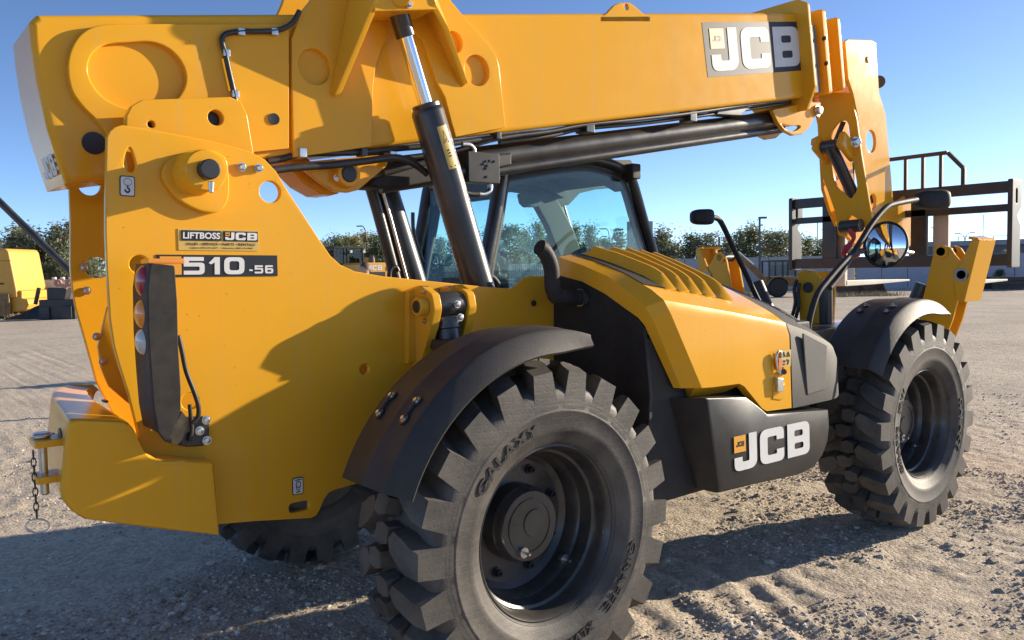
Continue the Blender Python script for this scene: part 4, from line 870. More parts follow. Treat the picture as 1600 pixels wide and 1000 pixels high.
# lower side panel
lo = [(0.952, 1.017), (1.246, 0.99), (1.337, 0.94), (1.421, 0.889), (1.974, 0.839), (1.987, 0.743), (1.969, 0.671), (1.919, 0.605), (1.834, 0.556), (1.692, 0.541), (1.321, 0.56), (1.041, 0.573)]
def lay(y, rear, ins):
    o = []
    for x, z in lo:
        xx, zz = x, z
        if x < 1.02 and rear > 0: xx = rear+(0.06 if z > 0.9 else 0.0)
        cx, cz = 1.45, 0.78; d = Vector((cx-xx, cz-zz)); d.normalize(); o.append((xx+d.x*ins, y, zz+d.y*ins))
    return o
low = link('lower_panel', from_lists(*loft_lists([lay(-1.122, 0, 0.022), lay(-1.118, 0, 0.006), lay(-1.10, 0, 0), lay(-1.0, 0.79, 0), lay(-0.5, 0.74, 0.0)]), angle=28), 'grey_panel', TH)
A, B, D = [(1.153, -1.123, 0.652), (1.787, -1.123, 0.643), (1.146, -1.123, 0.82)]
jcb('panel_letters', A, B, D, low, box01=(0, 0, 1, 1), lift=0.0035)
# the raised left end so the panel letters lean with the panel; dark rear panel of the engine bay
dk = [(-0.395, 0.55), (-1.0, 0.5), (-1.03, 1.05), (-1.0, 1.34), (-0.93, 1.41), (-0.80, 1.48), (-0.66, 1.535), (-0.43, 1.585)]
rp = platex('engine_bay_panel', dk, 0.685, 0.705, 'black_plastic', TH)
box('engine_block', 0.71, 2.0, -1.0, -0.46, 0.55, 1.3, 'black_plastic', TH, 0.02)
ex = [(0.43, -0.62, 1.698), (0.453, -0.62, 1.684), (0.482, -0.62, 1.646), (0.5, -0.62, 1.595), (0.503, -0.62, 1.528), (0.514, -0.62, 1.493), (0.541, -0.62, 1.472), (0.584, -0.62, 1.465)]
ex[-1] = (0.69, -0.64, ex[-1][2]); pe = spl(ex, 6)
exo = link('exhaust_pipe', from_lists(*tube_lists(pe, 0.036, 24), angle=60), 'guard_grey', TH)
d0 = (Vector(pe[0])-Vector(pe[1])).normalized(); cyl('exhaust_mouth_shade', Vector(pe[0])+d0*0.001, Vector(pe[0])+d0*0.003, 0.031, 'black_decal', exo, bev=0.0005)  # flat black disc painted as the shade within the pipe mouth
link('exhaust_clamp', from_lists(*lathe_lists([(0.041, 0), (0.041, 0.02)], Vector((0.655, -0.636, ex[-1][2])), (1, 0, 0), 28)), 'zinc', exo)

# --- wheels
def tyre_lists():
    half = [(0.322, -0.140), (0.332, -0.162), (0.345, -0.172), (0.362, -0.180), (0.378, -0.190), (0.385, -0.194), (0.40, -0.1955), (0.452, -0.2), (0.456, -0.202), (0.46, -0.202), (0.464, -0.2), (0.49, -0.2), (0.518, -0.198), (0.535, -0.189), (0.546, -0.173), (0.556, -0.14), (0.568, -0.09), (0.576, -0.04)]
    prof = half+[(r, -h) for r, h in half[::-1]]
    parts = [lathe_lists(prof, (0, 0, 0), (0, 1, 0), 110, cap=False)]
    N = 22; pitch = 2*PI/N
    def pt(th, y, r): return (r*math.cos(th), y, r*math.sin(th))
    def prism(top, base):      # lists of (th, y, r)
        n = len(top); V = [pt(*p) for p in top]+[pt(*p) for p in base]
        F = [tuple(range(n))]+[(k, k+n, (k+1) % n+n, (k+1) % n) for k in range(n)]
        return V, F
    for side in (-1, 1):
        for k in range(N):
            t0 = k*pitch+(0 if side < 0 else pitch/2); R_ = 0.6
            # outline: s along the circumference (m), h across
            top = [(-0.042, 0.196, 0.603), (0.046, 0.196, 0.603), (0.036, 0.15, 0.617), (0.008, 0.105, 0.626), (-0.022, 0.068, 0.632), (-0.062, 0.055, 0.633), (-0.088, 0.078, 0.631), (-0.075, 0.12, 0.624), (-0.052, 0.16, 0.614)]
            base = [(-0.07, 0.2004, 0.468), (0.074, 0.2004, 0.468), (0.05, 0.15, 0.54), (0.022, 0.1, 0.555), (-0.014, 0.055, 0.565), (-0.066, 0.04, 0.565), (-0.106, 0.07, 0.56), (-0.096, 0.12, 0.545), (-0.07, 0.16, 0.535)]
            parts.append(prism([(t0+s/R_, side*h, r) for s, h, r in top], [(t0+s/R_, side*h, r) for s, h, r in base]))
    for k in range(2*N):
        t0 = (k+0.5)*pitch/2-0.19; y0 = 0.016*(1 if k % 2 else -1); R_ = 0.62
        hexa = [(-0.026, -0.036), (0.026, -0.036), (0.037, 0.0), (0.026, 0.036), (-0.026, 0.036), (-0.037, 0)]
        parts.append(prism([(t0+s/R_, y0+h, 0.637) for s, h in hexa], [(t0+s*1.15/R_, y0+h*1.15, 0.58) for s, h in hexa]))
    return join_lists(parts)
def ring_text(s, r, size, t_mid, arc, y, flip=False):
    me = text_mesh(s, 0.015); xs = [v.co.x for v in me.vertices]; w = max(xs)-min(xs); xm = (max(xs)+min(xs))/2
    for v in me.vertices:
        u = (v.co.x-xm)/w; rr = r+(v.co.y*size if not flip else -v.co.y*size)
        th = t_mid+(-u*arc if not flip else u*arc)
        v.co = Vector((rr*math.cos(th), y-(0.0035 if v.co.z > 0 else 0), rr*math.sin(th)))
    return me
def rim_lists():
    prof = [(0.335, -0.166), (0.338, -0.158), (0.330, -0.152), (0.322, -0.155), (0.314, -0.146), (0.306, -0.12), (0.304, -0.10), (0.298, -0.085), (0.288, -0.078), (0.284, -0.06), (0.282, -0.02), (0.268, 0.0), (0.262, 0.045), (0.24, 0.062), (0.16, 0.066), (0.12, 0.06), (0.0, 0.06)]
    back = [(0.30, 0.15), (0.335, 0.166), (0.322, 0.13), (0.30, 0.1), (0.27, 0.05), (0.335, -0.14)]
    return join_lists([lathe_lists(prof[:-1]+[(0.001, 0.06)], (0, 0, 0), (0, 1, 0), 72, cap=False), lathe_lists([(0.325, -0.15), (0.30, 0.0), (0.325, 0.15), (0.1, 0.14)], (0, 0, 0), (0, 1, 0), 48, cap=False)])
ty_me = from_lists(*tyre_lists(), angle=28); rm_me = from_lists(*rim_lists(), angle=32)
hub_me = from_lists(*join_lists([lathe_lists([(0.15, 0.06), (0.148, 0.0), (0.14, -0.012), (0.138, -0.03), (0.132, -0.04), (0.001, -0.042)], (0, 0, 0), (0, 1, 0), 48, cap=False), lathe_lists([(0.055, -0.038), (0.052, -0.047), (0.001, -0.047)], (0.02, 0, 0.01), (0, 1, 0), 28, cap=False),
    lathe_lists([(0.105, -0.0405), (0.105, -0.0445), (0.098, -0.0445), (0.098, -0.0405)], (0, 0, 0), (0, 1, 0), 48, cap=False)]), angle=30)
hub_bolts = [bx for bx in ((0.118, 0.4), (0.118, 2.5), (0.118, 4.55))]
def bolt_mesh(r): 
    v1 = lathe_lists([(r*1.4, 0), (r*1.4, -0.008)], (0, 0, 0), (0, 1, 0), 16); v2 = lathe_lists([(r, -0.008), (r, -0.026), (r*0.8, -0.028)], (0, 0, 0), (0, 1, 0), 6)
    v3 = lathe_lists([(r*0.5, -0.028), (r*0.45, -0.042)], (0, 0, 0), (0, 1, 0), 10); return from_lists(*join_lists([v1, v2, v3]))
nut_me = bolt_mesh(0.014); vstem = from_lists(*join_lists([lathe_lists([(0.02, 0), (0.02, -0.02)], (0, 0, 0), (0, 1, 0), 16), lathe_lists([(0.006, -0.02), (0.005, -0.05)], (0, 0, 0), (0, 1, 0), 10)]))
gal_me = ring_text('GALAXY', 0.413, 0.056, math.radians(128), math.radians(46), -0.199); gir_me = ring_text('GIRAFFE', 0.415, 0.05, math.radians(-32), math.radians(40), -0.1985, flip=False); xlw_me = ring_text('XLW', 0.415, 0.05, math.radians(-72), math.radians(20), -0.1985, flip=False)
for me in (ty_me,): me.materials.append(MATS['rubber'])
def wheel(x, y, rot, spin, detail=True):
    w = bpy.data.objects.new('wheel', None); COL.objects.link(w); w.parent = TH; w.location = Vector((x, y, 0.628))-TH.location; w.rotation_euler = (0, 0, rot)
    def sub(nm, me, m, loc=(0, 0, 0), ry=0):
        o = bpy.data.objects.new(nm, me); COL.objects.link(o); o.parent = w; o.location = loc; o.rotation_euler = (0, ry, 0)
        if not me.materials: me.materials.append(MATS[m])
        return o
    sub('tyre', ty_me, 'rubber', ry=spin); sub('rim', rm_me, 'rim_black'); sub('hub', hub_me, 'rim_black', ry=spin)
    if detail:
        sub('tyre_lettering', gal_me, 'rubber_mark', ry=spin); sub('tyre_lettering', gir_me, 'rubber_mark', ry=spin); sub('tyre_lettering', xlw_me, 'rubber_mark', ry=spin)
        for k in range(8):
            t = 2*PI*k/8+0.3+spin; sub('wheel_nut', nut_me, 'steel_dark', (0.205*math.cos(t), 0.064, 0.205*math.sin(t)))
        t = -2.0; sub('hub_plug', vstem, 'zinc', (0.1*math.cos(t), -0.036, 0.1*math.sin(t)))
        t = -0.75; sub('valve_stem', vstem, 'black_paint', (0.268*math.cos(t), 0.0, 0.268*math.sin(t)))
    return w
wheel(0, -0.99, 0, 0.05); wheel(3, -0.99, 0, 2.35)
wheel(0, 0.93, PI, 0.3, False); wheel(3, 0.93, PI, 1.1, False)

# --- fenders
def fender(cx, cz, k, t0, t1, y_out=-1.2, y_in=-0.86, sgn=1):
    L = []; n = 26
    sec = [(0.742, 0.0), (0.752, 0.015), (0.757, 0.15), (0.7625, 0.163), (0.7625, 0.177), (0.757, 0.19), (0.755, 0.27), (0.752, 0.292), (0.742, 0.304), (0.672, 0.34)]
    for i in range(n+1):
        f = i/n; t = t0+(t1-t0)*f; o, inn = [], []
        for (r, d) in sec:
            if d > 0.3 and f > 0.82: r = r+(0.735-r)*((f-0.82)/0.18)**1.5*0.6
            tt = t+(0.0 if f < 0.5 else (f-0.5)*2*0.05*min(1, max(0, (d-0.25)/0.09)))
            yy = y_in-d*(1 if sgn > 0 else -1)
            o.append((cx+(r*k)*math.cos(tt), yy, cz+(r*k)*math.sin(tt))); inn.append((cx+(r*k-0.008)*math.cos(tt), yy+(0.006 if d > 0.3 else 0)*sgn, cz+(r*k-0.008)*math.sin(tt)))
        L.append(o+inn[::-1])
    return link('fender', from_lists(*loft_lists(L), angle=32), 'fender', TH)
rf = fender(0.0, 0.628, 1.0, math.radians(158), math.radians(72))
ff_ = fender(2.95, 0.625, 1.0, math.radians(148), math.radians(64))
fender(0.0, 0.628, 1.0, math.radians(158), math.radians(72), y_in=0.80, sgn=-1); fender(2.95, 0.625, 1.0, math.radians(148), math.radians(64), y_in=0.80, sgn=-1)
def fender_bolts(f, cx, cz, ts, ys):
    for t in ts:
        for y in ys:
            nrm = Vector((math.cos(t), 0, math.sin(t))); p = Vector((cx, y, cz))+nrm*0.754
            link('washer', from_lists(*lathe_lists([(0.02, 0), (0.02, 0.008), (0.012, 0.008)], p, nrm, 18)), 'black_decal', f); bolt('bolt', p+nrm*0.006, nrm, 0.009, 'zinc', f, h=0.012)
fender_bolts(rf, 0, 0.628, (math.radians(134), math.radians(139.5)), (-0.93, -1.09))
fender_bolts(ff_, 2.95, 0.625, (math.radians(108), math.radians(114)), (-0.93, -1.09))
for t in (134, 139.5): pass
for y in (-0.93, -1.09):
    a, b = math.radians(134), math.radians(139.5)
    tube('fender_strap', [(0.761*math.cos(t), y, 0.628+0.761*math.sin(t)) for t in np.linspace(a, b, 5)], 0.006, 'steel_dark', rf)
box('fender_arm', -0.1, -0.02, -0.8, -0.36, 1.28, 1.32, 'black_paint', TH, 0.008)

# --- cab
CR = [(0.871, 1.516), (0.965, 1.885), (1.029, 2.157), (1.078, 2.189), (1.637, 2.283), (1.865, 2.282), (2.019, 2.251), (2.129, 2.194), (2.251, 1.913), (2.378, 1.608)]     # right-hand side profile, rear foot to front foot
CR = CR+[(2.44, 1.25), (0.86, 1.25)]
cab = box('cab', 0.84, 2.5, 0.38, 1.16, 0.7, 1.27, 'black_plastic', TH, 0.02)
prof = CR[:10]
win = fil([(x, z) for x, z in prof]+[(2.43, 1.29), (0.88, 1.29)], 0.03)
for y, nm in ((0.40, 'side_window'), (1.13, 'side_window')):
    c = (1.65, 1.75); inner = [(x+(c[0]-x)*0.015, z+(c[1]-z)*0.015) for x, z in win]
    plate(nm, inner, y, y+0.006, 'cab_glass', cab, bevel=0)
for y in (0.39, 1.145):
    pr3 = spl([(x, y, z) for x, z in [(0.87, 1.25)]+prof+[(2.44, 1.25)]], 4)
    rad = [0.043 if p[0] < 1.06 else 0.034 for p in pr3]
    link('cab_frame', from_lists(*tube_lists(pr3, 0.03, 12, rad=rad), angle=60), 'black_paint', cab)
    iy = y+0.035 if y < 1 else y-0.035; c = (1.65, 1.75)
    tr3 = spl([(x+(c[0]-x)*0.085, iy, z+(c[1]-z)*0.1) for x, z in [(0.87, 1.25)]+prof+[(2.44, 1.25)]], 4)
    link('inner_trim', from_lists(*tube_lists(tr3, 0.03, 8), angle=60), 'cab_trim', cab)
hd = [(1.617, 2.356), (2.878, 2.442), (2.986, 2.207), (2.801, 2.228), (2.484, 2.194), (2.315, 2.158), (2.203, 2.069), (2.037, 2.035), (1.941, 2.123), (1.669, 2.139), (1.527, 2.124)]
plate('door_header', fil(hd, 0.02), 1.07, 1.1, 'cab_liner', cab)
box('rear_header', 1.0, 1.06, 0.43, 1.11, 2.02, 2.14, 'cab_trim', cab, 0.01)
rear = [[(prof[k][0], 0.42, prof[k][1]), (prof[k][0], 1.12, prof[k][1])] for k in range(0, 3)]
link('rear_window', from_lists([(prof[0][0]-0.02, 0.42, 1.3), (prof[0][0]-0.02, 1.12, 1.3), (prof[2][0]-0.02, 1.12, prof[2][1]), (prof[2][0]-0.02, 0.42, prof[2][1]),
     (prof[0][0]-0.014, 0.42, 1.3), (prof[0][0]-0.014, 1.12, 1.3), (prof[2][0]-0.014, 1.12, prof[2][1]), (prof[2][0]-0.014, 0.42, prof[2][1])], [(0, 1, 2, 3), (7, 6, 5, 4), (0, 3, 7, 4), (1, 5, 6, 2), (0, 4, 5, 1), (2, 6, 7, 3)]), 'cab_glass', cab)
wv = [(prof[k][0]+0.02, yy, prof[k][1]) for yy in (0.43, 1.11) for k in (7, 8, 9)]; wv += [(x+0.006, y, z) for x, y, z in wv]
link('windscreen', from_lists(wv, [(0, 1, 4, 3), (1, 2, 5, 4), (6, 9, 10, 7), (7, 10, 11, 8), (0, 3, 9, 6), (2, 8, 11, 5), (0, 6, 7, 1), (1, 7, 8, 2), (3, 4, 10, 9), (4, 5, 11, 10)]), 'cab_glass', cab)
# roof: frame with slats and glass between
rz = lambda x: np.interp(x, [p[0] for p in prof[2:8]], [p[1] for p in prof[2:8]])
for x0, x1 in ((1.0, 1.28), (1.36, 1.44), (1.52, 1.60), (1.68, 1.76), (1.84, 2.12)):
    L = [[(x, yy, rz(x)+dz) for yy, dz in ((0.4, 0.0), (1.14, 0.0), (1.14, -0.035), (0.4, -0.035))] for x in np.linspace(x0, x1, 4)]
    link('roof_slat', from_lists(*loft_lists(L)), 'cab_liner', cab)
link('roof_glass', from_lists(*loft_lists([[(x, yy, rz(x)+dz) for yy, dz in ((0.42, -0.012), (1.12, -0.012), (1.12, -0.018), (0.42, -0.018))] for x in np.linspace(1.26, 1.86, 8)])), 'cab_glass', cab)
for y in (0.46, 1.06):
    L = [[(x, y+a*0.05, rz(x)+b) for a, b in ((-1, -0.03), (1, -0.03), (1, -0.10), (-1, -0.10))] for x in np.linspace(1.02, 2.1, 8)]
    link('roof_liner', from_lists(*loft_lists(L)), 'cab_liner', cab)
# far side door post, inside mirror, seat, column, film
bq = [(1.917, 1.08, 2.15), (2.097, 1.08, 1.902), (2.226, 1.08, 1.644), (2.268, 1.08, 1.453)]
link('door_post', bevel_mesh(*loft_lists([[Vector(q)+Vector((a*0.115, b*0.03, 0)) for a, b in ((-1, -1), (1, -1), (1, 1), (-1, 1))] for q in bq]), 0.01), 'cab_trim', cab)
bq = [(2.088, 1.08, 2.074), (2.181, 1.08, 1.951), (2.255, 1.08, 1.796), (2.319, 1.08, 1.691)]
tube('grab_rail', bq, 0.016, 'cab_trim', cab)
mi = fil([(1.566, 2.111), (1.748, 2.11), (1.758, 2.049), (1.722, 2.022), (1.62, 2.018), (1.586, 2.043)], 0.02); plate('inside_mirror', mi, 0.88, 0.91, 'cab_trim', cab)
st_ = box('seat_back', 1.1, 1.24, 0.58, 0.98, 1.25, 1.72, 'seat_cloth', cab, 0.05); box('seat_cushion', 1.1, 1.6, 0.55, 1.0, 1.2, 1.34, 'seat_cloth', cab, 0.05)
tube('steering_column', [(2.25, 0.78, 1.3), (2.1, 0.78, 1.5), (2.02, 0.78, 1.58)], 0.035, 'cab_trim', cab)
link('steering_wheel', from_lists(*tube_lists([(2.0+0.08*math.sin(t), 0.78+0.17*math.cos(t), 1.6+0.13*math.sin(t)) for t in np.linspace(0, 2*PI, 25)], 0.014, 8), angle=60), 'cab_trim', cab)
fv = []
fr = random.Random(3)
fp = [(1.044, 0.55, 1.761), (1.102, 0.55, 1.731), (1.185, 0.55, 1.676), (1.285, 0.55, 1.604), (1.387, 0.55, 1.506), (1.071, 0.55, 1.507), (1.013, 0.55, 1.508), (1.026, 0.55, 1.646)]
nU, nV = 14, 14
for i in range(nU+1):
    for j in range(nV+1):
        u, v = i/nU, j/nV; a = Vector(fp[0]).lerp(Vector(fp[4]), u); b = Vector(fp[7]).lerp(Vector(fp[6]), u) if u < 0.5 else Vector(fp[6]).lerp(Vector(fp[5]), (u-0.5)*2)
        p = a.lerp(b, v); p.y += 0.05*noise.noise(Vector((u*7, v*5, 1)))+0.02*noise.noise(Vector((u*20, v*16, 3))); fv.append(p)
link('protective_film', from_lists(fv, [(i*(nV+1)+j, (i+1)*(nV+1)+j, (i+1)*(nV+1)+j+1, i*(nV+1)+j+1) for i in range(nU) for j in range(nV)], 60), 'clear_film', cab, label='crumpled clear plastic film over the cab seat')
wip = [(0.675, 0.8, 1.951), (0.676, 0.8, 1.845), (0.7, 0.8, 1.75), (0.734, 0.8, 1.662)]; tube('wiper_arm', wip, 0.012, 'black_paint', cab); tube('wiper_blade', [(0.673, 0.8, 1.89), (0.684, 0.8, 1.799), (0.712, 0.8, 1.712), (0.742, 0.8, 1.654)], 0.008, 'black_paint', cab)
box('wiper_motor', 0.8, 0.87, 0.5, 0.7, 1.5, 1.56, 'black_plastic', cab, 0.01)
q = Vector([(2.086, 0.36, 2.222)][0]); wl_ = link('work_lamp', bevel_mesh(*box_lists(q.x-0.035, q.x+0.045, 0.30, 0.40, q.z-0.045, q.z+0.055), 0.012), 'black_plastic', cab)
tube('grab_handle', [(0.859, 0.36, 1.513), (0.879, 0.36, 1.564), (0.925, 0.36, 1.555), (0.961, 0.36, 1.518)], 0.018, 'black_plastic', cab)

# --- mirrors
def mirror_head(name, pts3, th, parent):
    return None
arm1 = [(2.054, -0.95, 1.228), (2.079, -0.95, 1.313), (2.142, -0.95, 1.425), (2.233, -0.95, 1.493), (2.408, -0.95, 1.597), (2.534, -0.95, 1.654), (2.636, -0.95, 1.668)]
ma = tube('mirror_arm', arm1, 0.017, 'black_plastic', TH)
arm2 = [(2.273, -0.95, 1.463), (2.381, -0.95, 1.532), (2.577, -0.95, 1.694), (2.738, -0.95, 1.826), (2.906, -0.95, 1.925), (3.034, -0.95, 1.956), (3.302, -0.95, 1.99)]
tube('mirror_arm', arm2, 0.017, 'black_plastic', TH)
mc = Vector([(2.902, -0.95, 1.706)][0]); mn = Vector((-0.985, 0.02, 0.07)).normalized()
link('round_mirror', from_lists(*lathe_lists([(0.06, -0.05), (0.12, -0.04), (0.139, -0.015), (0.141, 0.0), (0.132, 0.006), (0.129, 0.002)], mc, mn, 48, cap=False)+()) if False else from_lists(*join_lists([lathe_lists([(0.02, -0.055), (0.10, -0.045), (0.136, -0.018), (0.141, 0.0), (0.135, 0.006), (0.128, 0.001)], mc, mn, 48, cap=False)])), 'black_plastic', TH)
rm = bpy.data.objects[-1] if False else None
R0 = 0.32
link('mirror_glass', from_lists(*lathe_lists([(0.001, R0-R0+0.024)]+[(r, math.sqrt(R0*R0-r*r)-R0+0.024) for r in np.linspace(0.012, 0.129, 12)], mc, mn, 48, cap=False), angle=80), 'mirror_glass', TH)
def pod(name, c, sx, sy, sz, parent, rot):
    bm = bmesh.new(); bmesh.ops.create_uvsphere(bm, u_segments=28, v_segments=16, radius=1.0)
    for v in bm.verts:
        p = v.co; f = lambda a: math.copysign(abs(a)**0.55, a)
        v.co = Vector((f(p.x)*sx*(1-0.18*p.z*0), f(p.y)*sy, f(p.z)*sz*(1+0.12*p.x)))
    me = bpy.data.meshes.new(name); bm.to_mesh(me); bm.free(); me.transform(Matrix.Translation(c) @ Matrix.Rotation(rot, 4, 'Z')); me.shade_smooth()
    return link(name, me, 'black_plastic', parent)
pod('mirror_housing', Vector([(3.516, -0.95, 1.998)][0]), 0.115, 0.06, 0.062, TH, -0.55)
q = [(3.105, -0.95, 1.668), (3.258, -0.95, 1.656)]; cyl('mirror_clamp', q[0], q[1], 0.012, 'zinc', TH)
al = [(3.57, 0.3, 1.17), (3.385, 0.3, 1.4), (3.272, 0.3, 1.547), (3.145, 0.3, 1.705), (3.053, 0.3, 1.827), (2.985, 0.3, 1.909), (2.933, 0.3, 1.94), (2.815, 0.3, 1.946)]
tube('mirror_arm', al, 0.02, 'black_plastic', TH); pod('mirror_housing', Vector([(2.764, 0.3, 1.945)][0]), 0.085, 0.05, 0.055, TH, -0.5)

# --- front stabilisers (arms swing across the machine)
def stab(side, x0):
    ya = [(-0.666, 1.181), (-0.687, 1.319), (-0.717, 1.456), (-0.758, 1.646), (-0.784, 1.69), (-0.827, 1.711), (-0.874, 1.691), (-0.904, 1.642), (-0.981, 1.544), (-0.957, 1.456), (-0.925, 1.323), (-0.893, 1.189), (-0.844, 1.052), (-0.677, 0.997)]
    if side > 0: ya = [(0.1-y, z) for y, z in ya]
    c = None
    for x in (x0, x0+0.16):
        o = platex('stabiliser' if c is None else 'stabiliser_plate', fil(ya, 0.02), x, x+0.025, 'yellow', TH if c is None else c)
        c = c or o
    pn = [(-0.815, 1.666), (-0.952, 1.504)]
    for y, z in pn:
        if side > 0: y = 0.1-y
        cyl('stabiliser_pin', (x0-0.012, y, z), (x0+0.2, y, z), 0.034, 'steel_dark', c); link('pin_ring', from_lists(*lathe_lists([(0.048, 0), (0.048, 0.006), (0.034, 0.006)], (x0-0.006, y, z), (-1, 0, 0), 28)), 'fork_steel' if z == pn[1][1] else 'yellow', c)
    ft = [(-1.019, 1.747), (-1.055, 1.741), (-0.963, 1.32), (-0.917, 1.332), (-0.903, 1.456), (-0.927, 1.544)]
    if side > 0: ft = [(0.1-y, z) for y, z in ft]
    platex('foot_cheek', fil(ft, 0.008), x0-0.01, x0+0.015, 'yellow', c); platex('foot_cheek', fil(ft, 0.008), x0+0.17, x0+0.2, 'yellow', c)
    a, b = Vector((0, ft[1][0], ft[1][1])), Vector((0, ft[2][0], ft[2][1])); s = -1 if side < 0 else 1
    P = [(x0-0.012, a.y, a.z), (x0+0.26, a.y-0.0, a.z), (x0+0.26, b.y, b.z), (x0-0.012, b.y, b.z)]
    quad_plate('foot_plate', P, 0.025, 'yellow', c)
    lp_ = [(x0-0.012, a.y, a.z), (x0+0.26, a.y, a.z), (x0+0.26, a.y-s*0.06, a.z+0.015), (x0-0.012, a.y-s*0.06, a.z+0.015)]
    quad_plate('foot_lip', lp_, 0.02, 'yellow', c)
    cb = [(4.05, -0.614, 1.386), (4.05, -0.524, 1.079)]; 
    if side < 0: cyl('stabiliser_ram', Vector(cb[0])+Vector((0.05, -0.03, 0.05)), Vector(cb[1]), 0.06, 'black_paint', c)
    else: cyl('stabiliser_ram', Vector((x0+0.08, 0.62, 1.45)), Vector((x0+0.08, 0.4, 1.0)), 0.06, 'black_paint', c)
    return c
stab(-1, 3.98); stab(1, 3.8)
box('stabiliser_beam', 3.7, 4.2, -0.72, 0.66, 0.75, 1.15, 'yellow', TH, 0.02)
nb = [(0.128, 1.533), (0.063, 1.557), (-0.011, 1.546), (-0.08, 1.464), (-0.065, 1.128), (0.105, 1.111), (0.116, 1.317)]
nbo = platex('front_bracket', fil(nb, 0.015), 3.7, 3.73, 'yellow', TH); qb = [(3.695, 0.033, 1.421)][0]
cyl('bracket_pin', qb, Vector(qb)+Vector((-0.012, 0, 0)), 0.04, 'steel_dark', nbo)
platex('bracket_web', fil([(0.062, 1.54), (-0.065, 1.538), (-0.087, 1.46), (-0.078, 1.109), (0.017, 1.105)], 0.015), 3.86, 3.885, 'yellow', nbo)
q = [(3.75, -0.072, 1.429), (3.75, -0.078, 1.126)]; cyl('bracket_ram', q[0], q[1], 0.055, 'black_paint', nbo); cyl('ram_rod', Vector(q[0]), Vector(q[0])+Vector((0, 0, 0.06)), 0.03, 'zinc', nbo)
for k, s in enumerate(("1244,436 1240,452 1243,470 1240,492", "1248,440 1246,460 1247,478 1244,496")): pass
tube('hydraulic_hose', [(3.66, 0.108, 1.48), (3.66, 0.13, 1.407), (3.66, 0.119, 1.309), (3.66, 0.146, 1.2)], 0.014, 'hose', nbo); tube('hydraulic_hose', [(3.66, 0.087, 1.456), (3.66, 0.097, 1.368), (3.66, 0.092, 1.28), (3.66, 0.119, 1.182)], 0.014, 'hose', nbo)

# --- fork carriage on the boom head
CX = 4.82
car = bar('fork_carriage', (CX, -0.95, 2.145), (CX, 0.84, 2.145), 0.06, 0.085, 'steel_dark', TH, bev=0.006)
bar('carriage_bar', (CX, -0.94, 1.99), (CX, 0.83, 1.99), 0.05, 0.055, 'steel_dark', car); bar('carriage_bar', (CX, -0.94, 1.60), (CX, 0.83, 1.60), 0.06, 0.09, 'steel_dark', car)
for y, s in ((-0.965, -1), (0.855, 1)):
    sp_ = fil([(CX-0.06, 1.54), (CX+0.1, 1.54), (CX+0.1, 1.86), (CX+0.03, 1.93), (CX+0.12, 2.0), (CX+0.12, 2.2), (CX-0.06, 2.2)], 0.02)
    plate('carriage_cheek', sp_, y-0.018, y+0.018, 'steel_dark', car, holes=[rrect(CX-0.0, 2.02, CX+0.035, 2.13, 0.016)])
for y in (0.5, -0.28): bar('carriage_upright', (CX+0.0, y, 1.56), (CX+0.0, y, 2.12), 0.12, 0.05, 'steel_dark', car, up=(1, 0, 0))
for y in (0.45, -0.42):
    L = [[(x, y+a*0.06, z+b*hh) for a, b in ((-1, -1), (1, -1), (1, 1), (-1, 1))] for x, z, hh in ((4.9, 1.42, 0.025), (5.4, 1.42, 0.022), (6.1, 1.42, 0.008))]
    f_ = link('fork', bevel_mesh(*loft_lists(L), 0.004), 'fork_steel', car); bar('fork_shank', (4.9, y, 1.40), (4.9, y, 2.16), 0.12, 0.045, 'fork_steel', f_, up=(1, 0, 0))
gt = [(CX+0.03, 0.5, 2.4), (CX+0.03, 0.4, 2.45), (CX+0.03, -0.48, 2.455), (CX+0.03, -0.6, 2.32), (CX+0.03, -0.6, 2.17)]
for i in range(len(gt)-1): bar('load_guard', gt[i], gt[i+1], 0.03, 0.03, 'steel_dark', car, up=(1, 0, 0))
for y in (0.3, 0.15, 0.0, -0.15, -0.29, -0.43): bar('guard_bar', (CX+0.03, y, 2.18), (CX+0.03, y, 2.44), 0.025, 0.025, 'steel_dark', car, up=(1, 0, 0))
for y in (-0.16, 0.12):
    hk2 = fil([(4.315, 1.925), (4.509, 2.006), (4.646, 2.071), (4.886, 2.174), (4.976, 2.178), (5.024, 2.074), (4.959, 1.939), (4.895, 1.732), (4.74, 1.679), (4.567, 1.731), (4.378, 1.821)], 0.015)
    plate('carriage_hook', hk2, y-0.015, y+0.015, 'yellow', car)

# ------------------------------------------------------------------ background
FACE = -YAW                                      # local +x to the right as seen from the yard's near corner, +y away
def leaf_mat(name, c0, c1):
    m = bpy.data.materials.new(name); m.use_nodes = True; MATS[name] = m
    n = m.node_tree.nodes; l = m.node_tree.links; b = n['Principled BSDF']; out = n['Material Output']; b.inputs['Roughness'].default_value = 0.6
    tc = n.new('ShaderNodeTexCoord'); t = n.new('ShaderNodeTexNoise'); t.inputs['Scale'].default_value = 3.0; t.inputs['Detail'].default_value = 5; l.new(tc.outputs['Object'], t.inputs['Vector'])
    r = n.new('ShaderNodeValToRGB'); e = r.color_ramp.elements; e[0].position = 0.35; e[0].color = (*c0, 1); e[1].position = 0.65; e[1].color = (*c1, 1)
    l.new(t.outputs['Fac'], r.inputs['Fac']); l.new(r.outputs['Color'], b.inputs['Base Color'])
    tl = n.new('ShaderNodeBsdfTranslucent'); l.new(r.outputs['Color'], tl.inputs['Color']); mx = n.new('ShaderNodeMixShader'); mx.inputs[0].default_value = 0.48
    l.new(b.outputs[0], mx.inputs[1]); l.new(tl.outputs[0], mx.inputs[2]); l.new(mx.outputs[0], out.inputs['Surface'])
leaf_mat('leaf_green', (0.10, 0.13, 0.045), (0.23, 0.25, 0.10)); leaf_mat('leaf_grey', (0.14, 0.16, 0.085), (0.31, 0.31, 0.18))
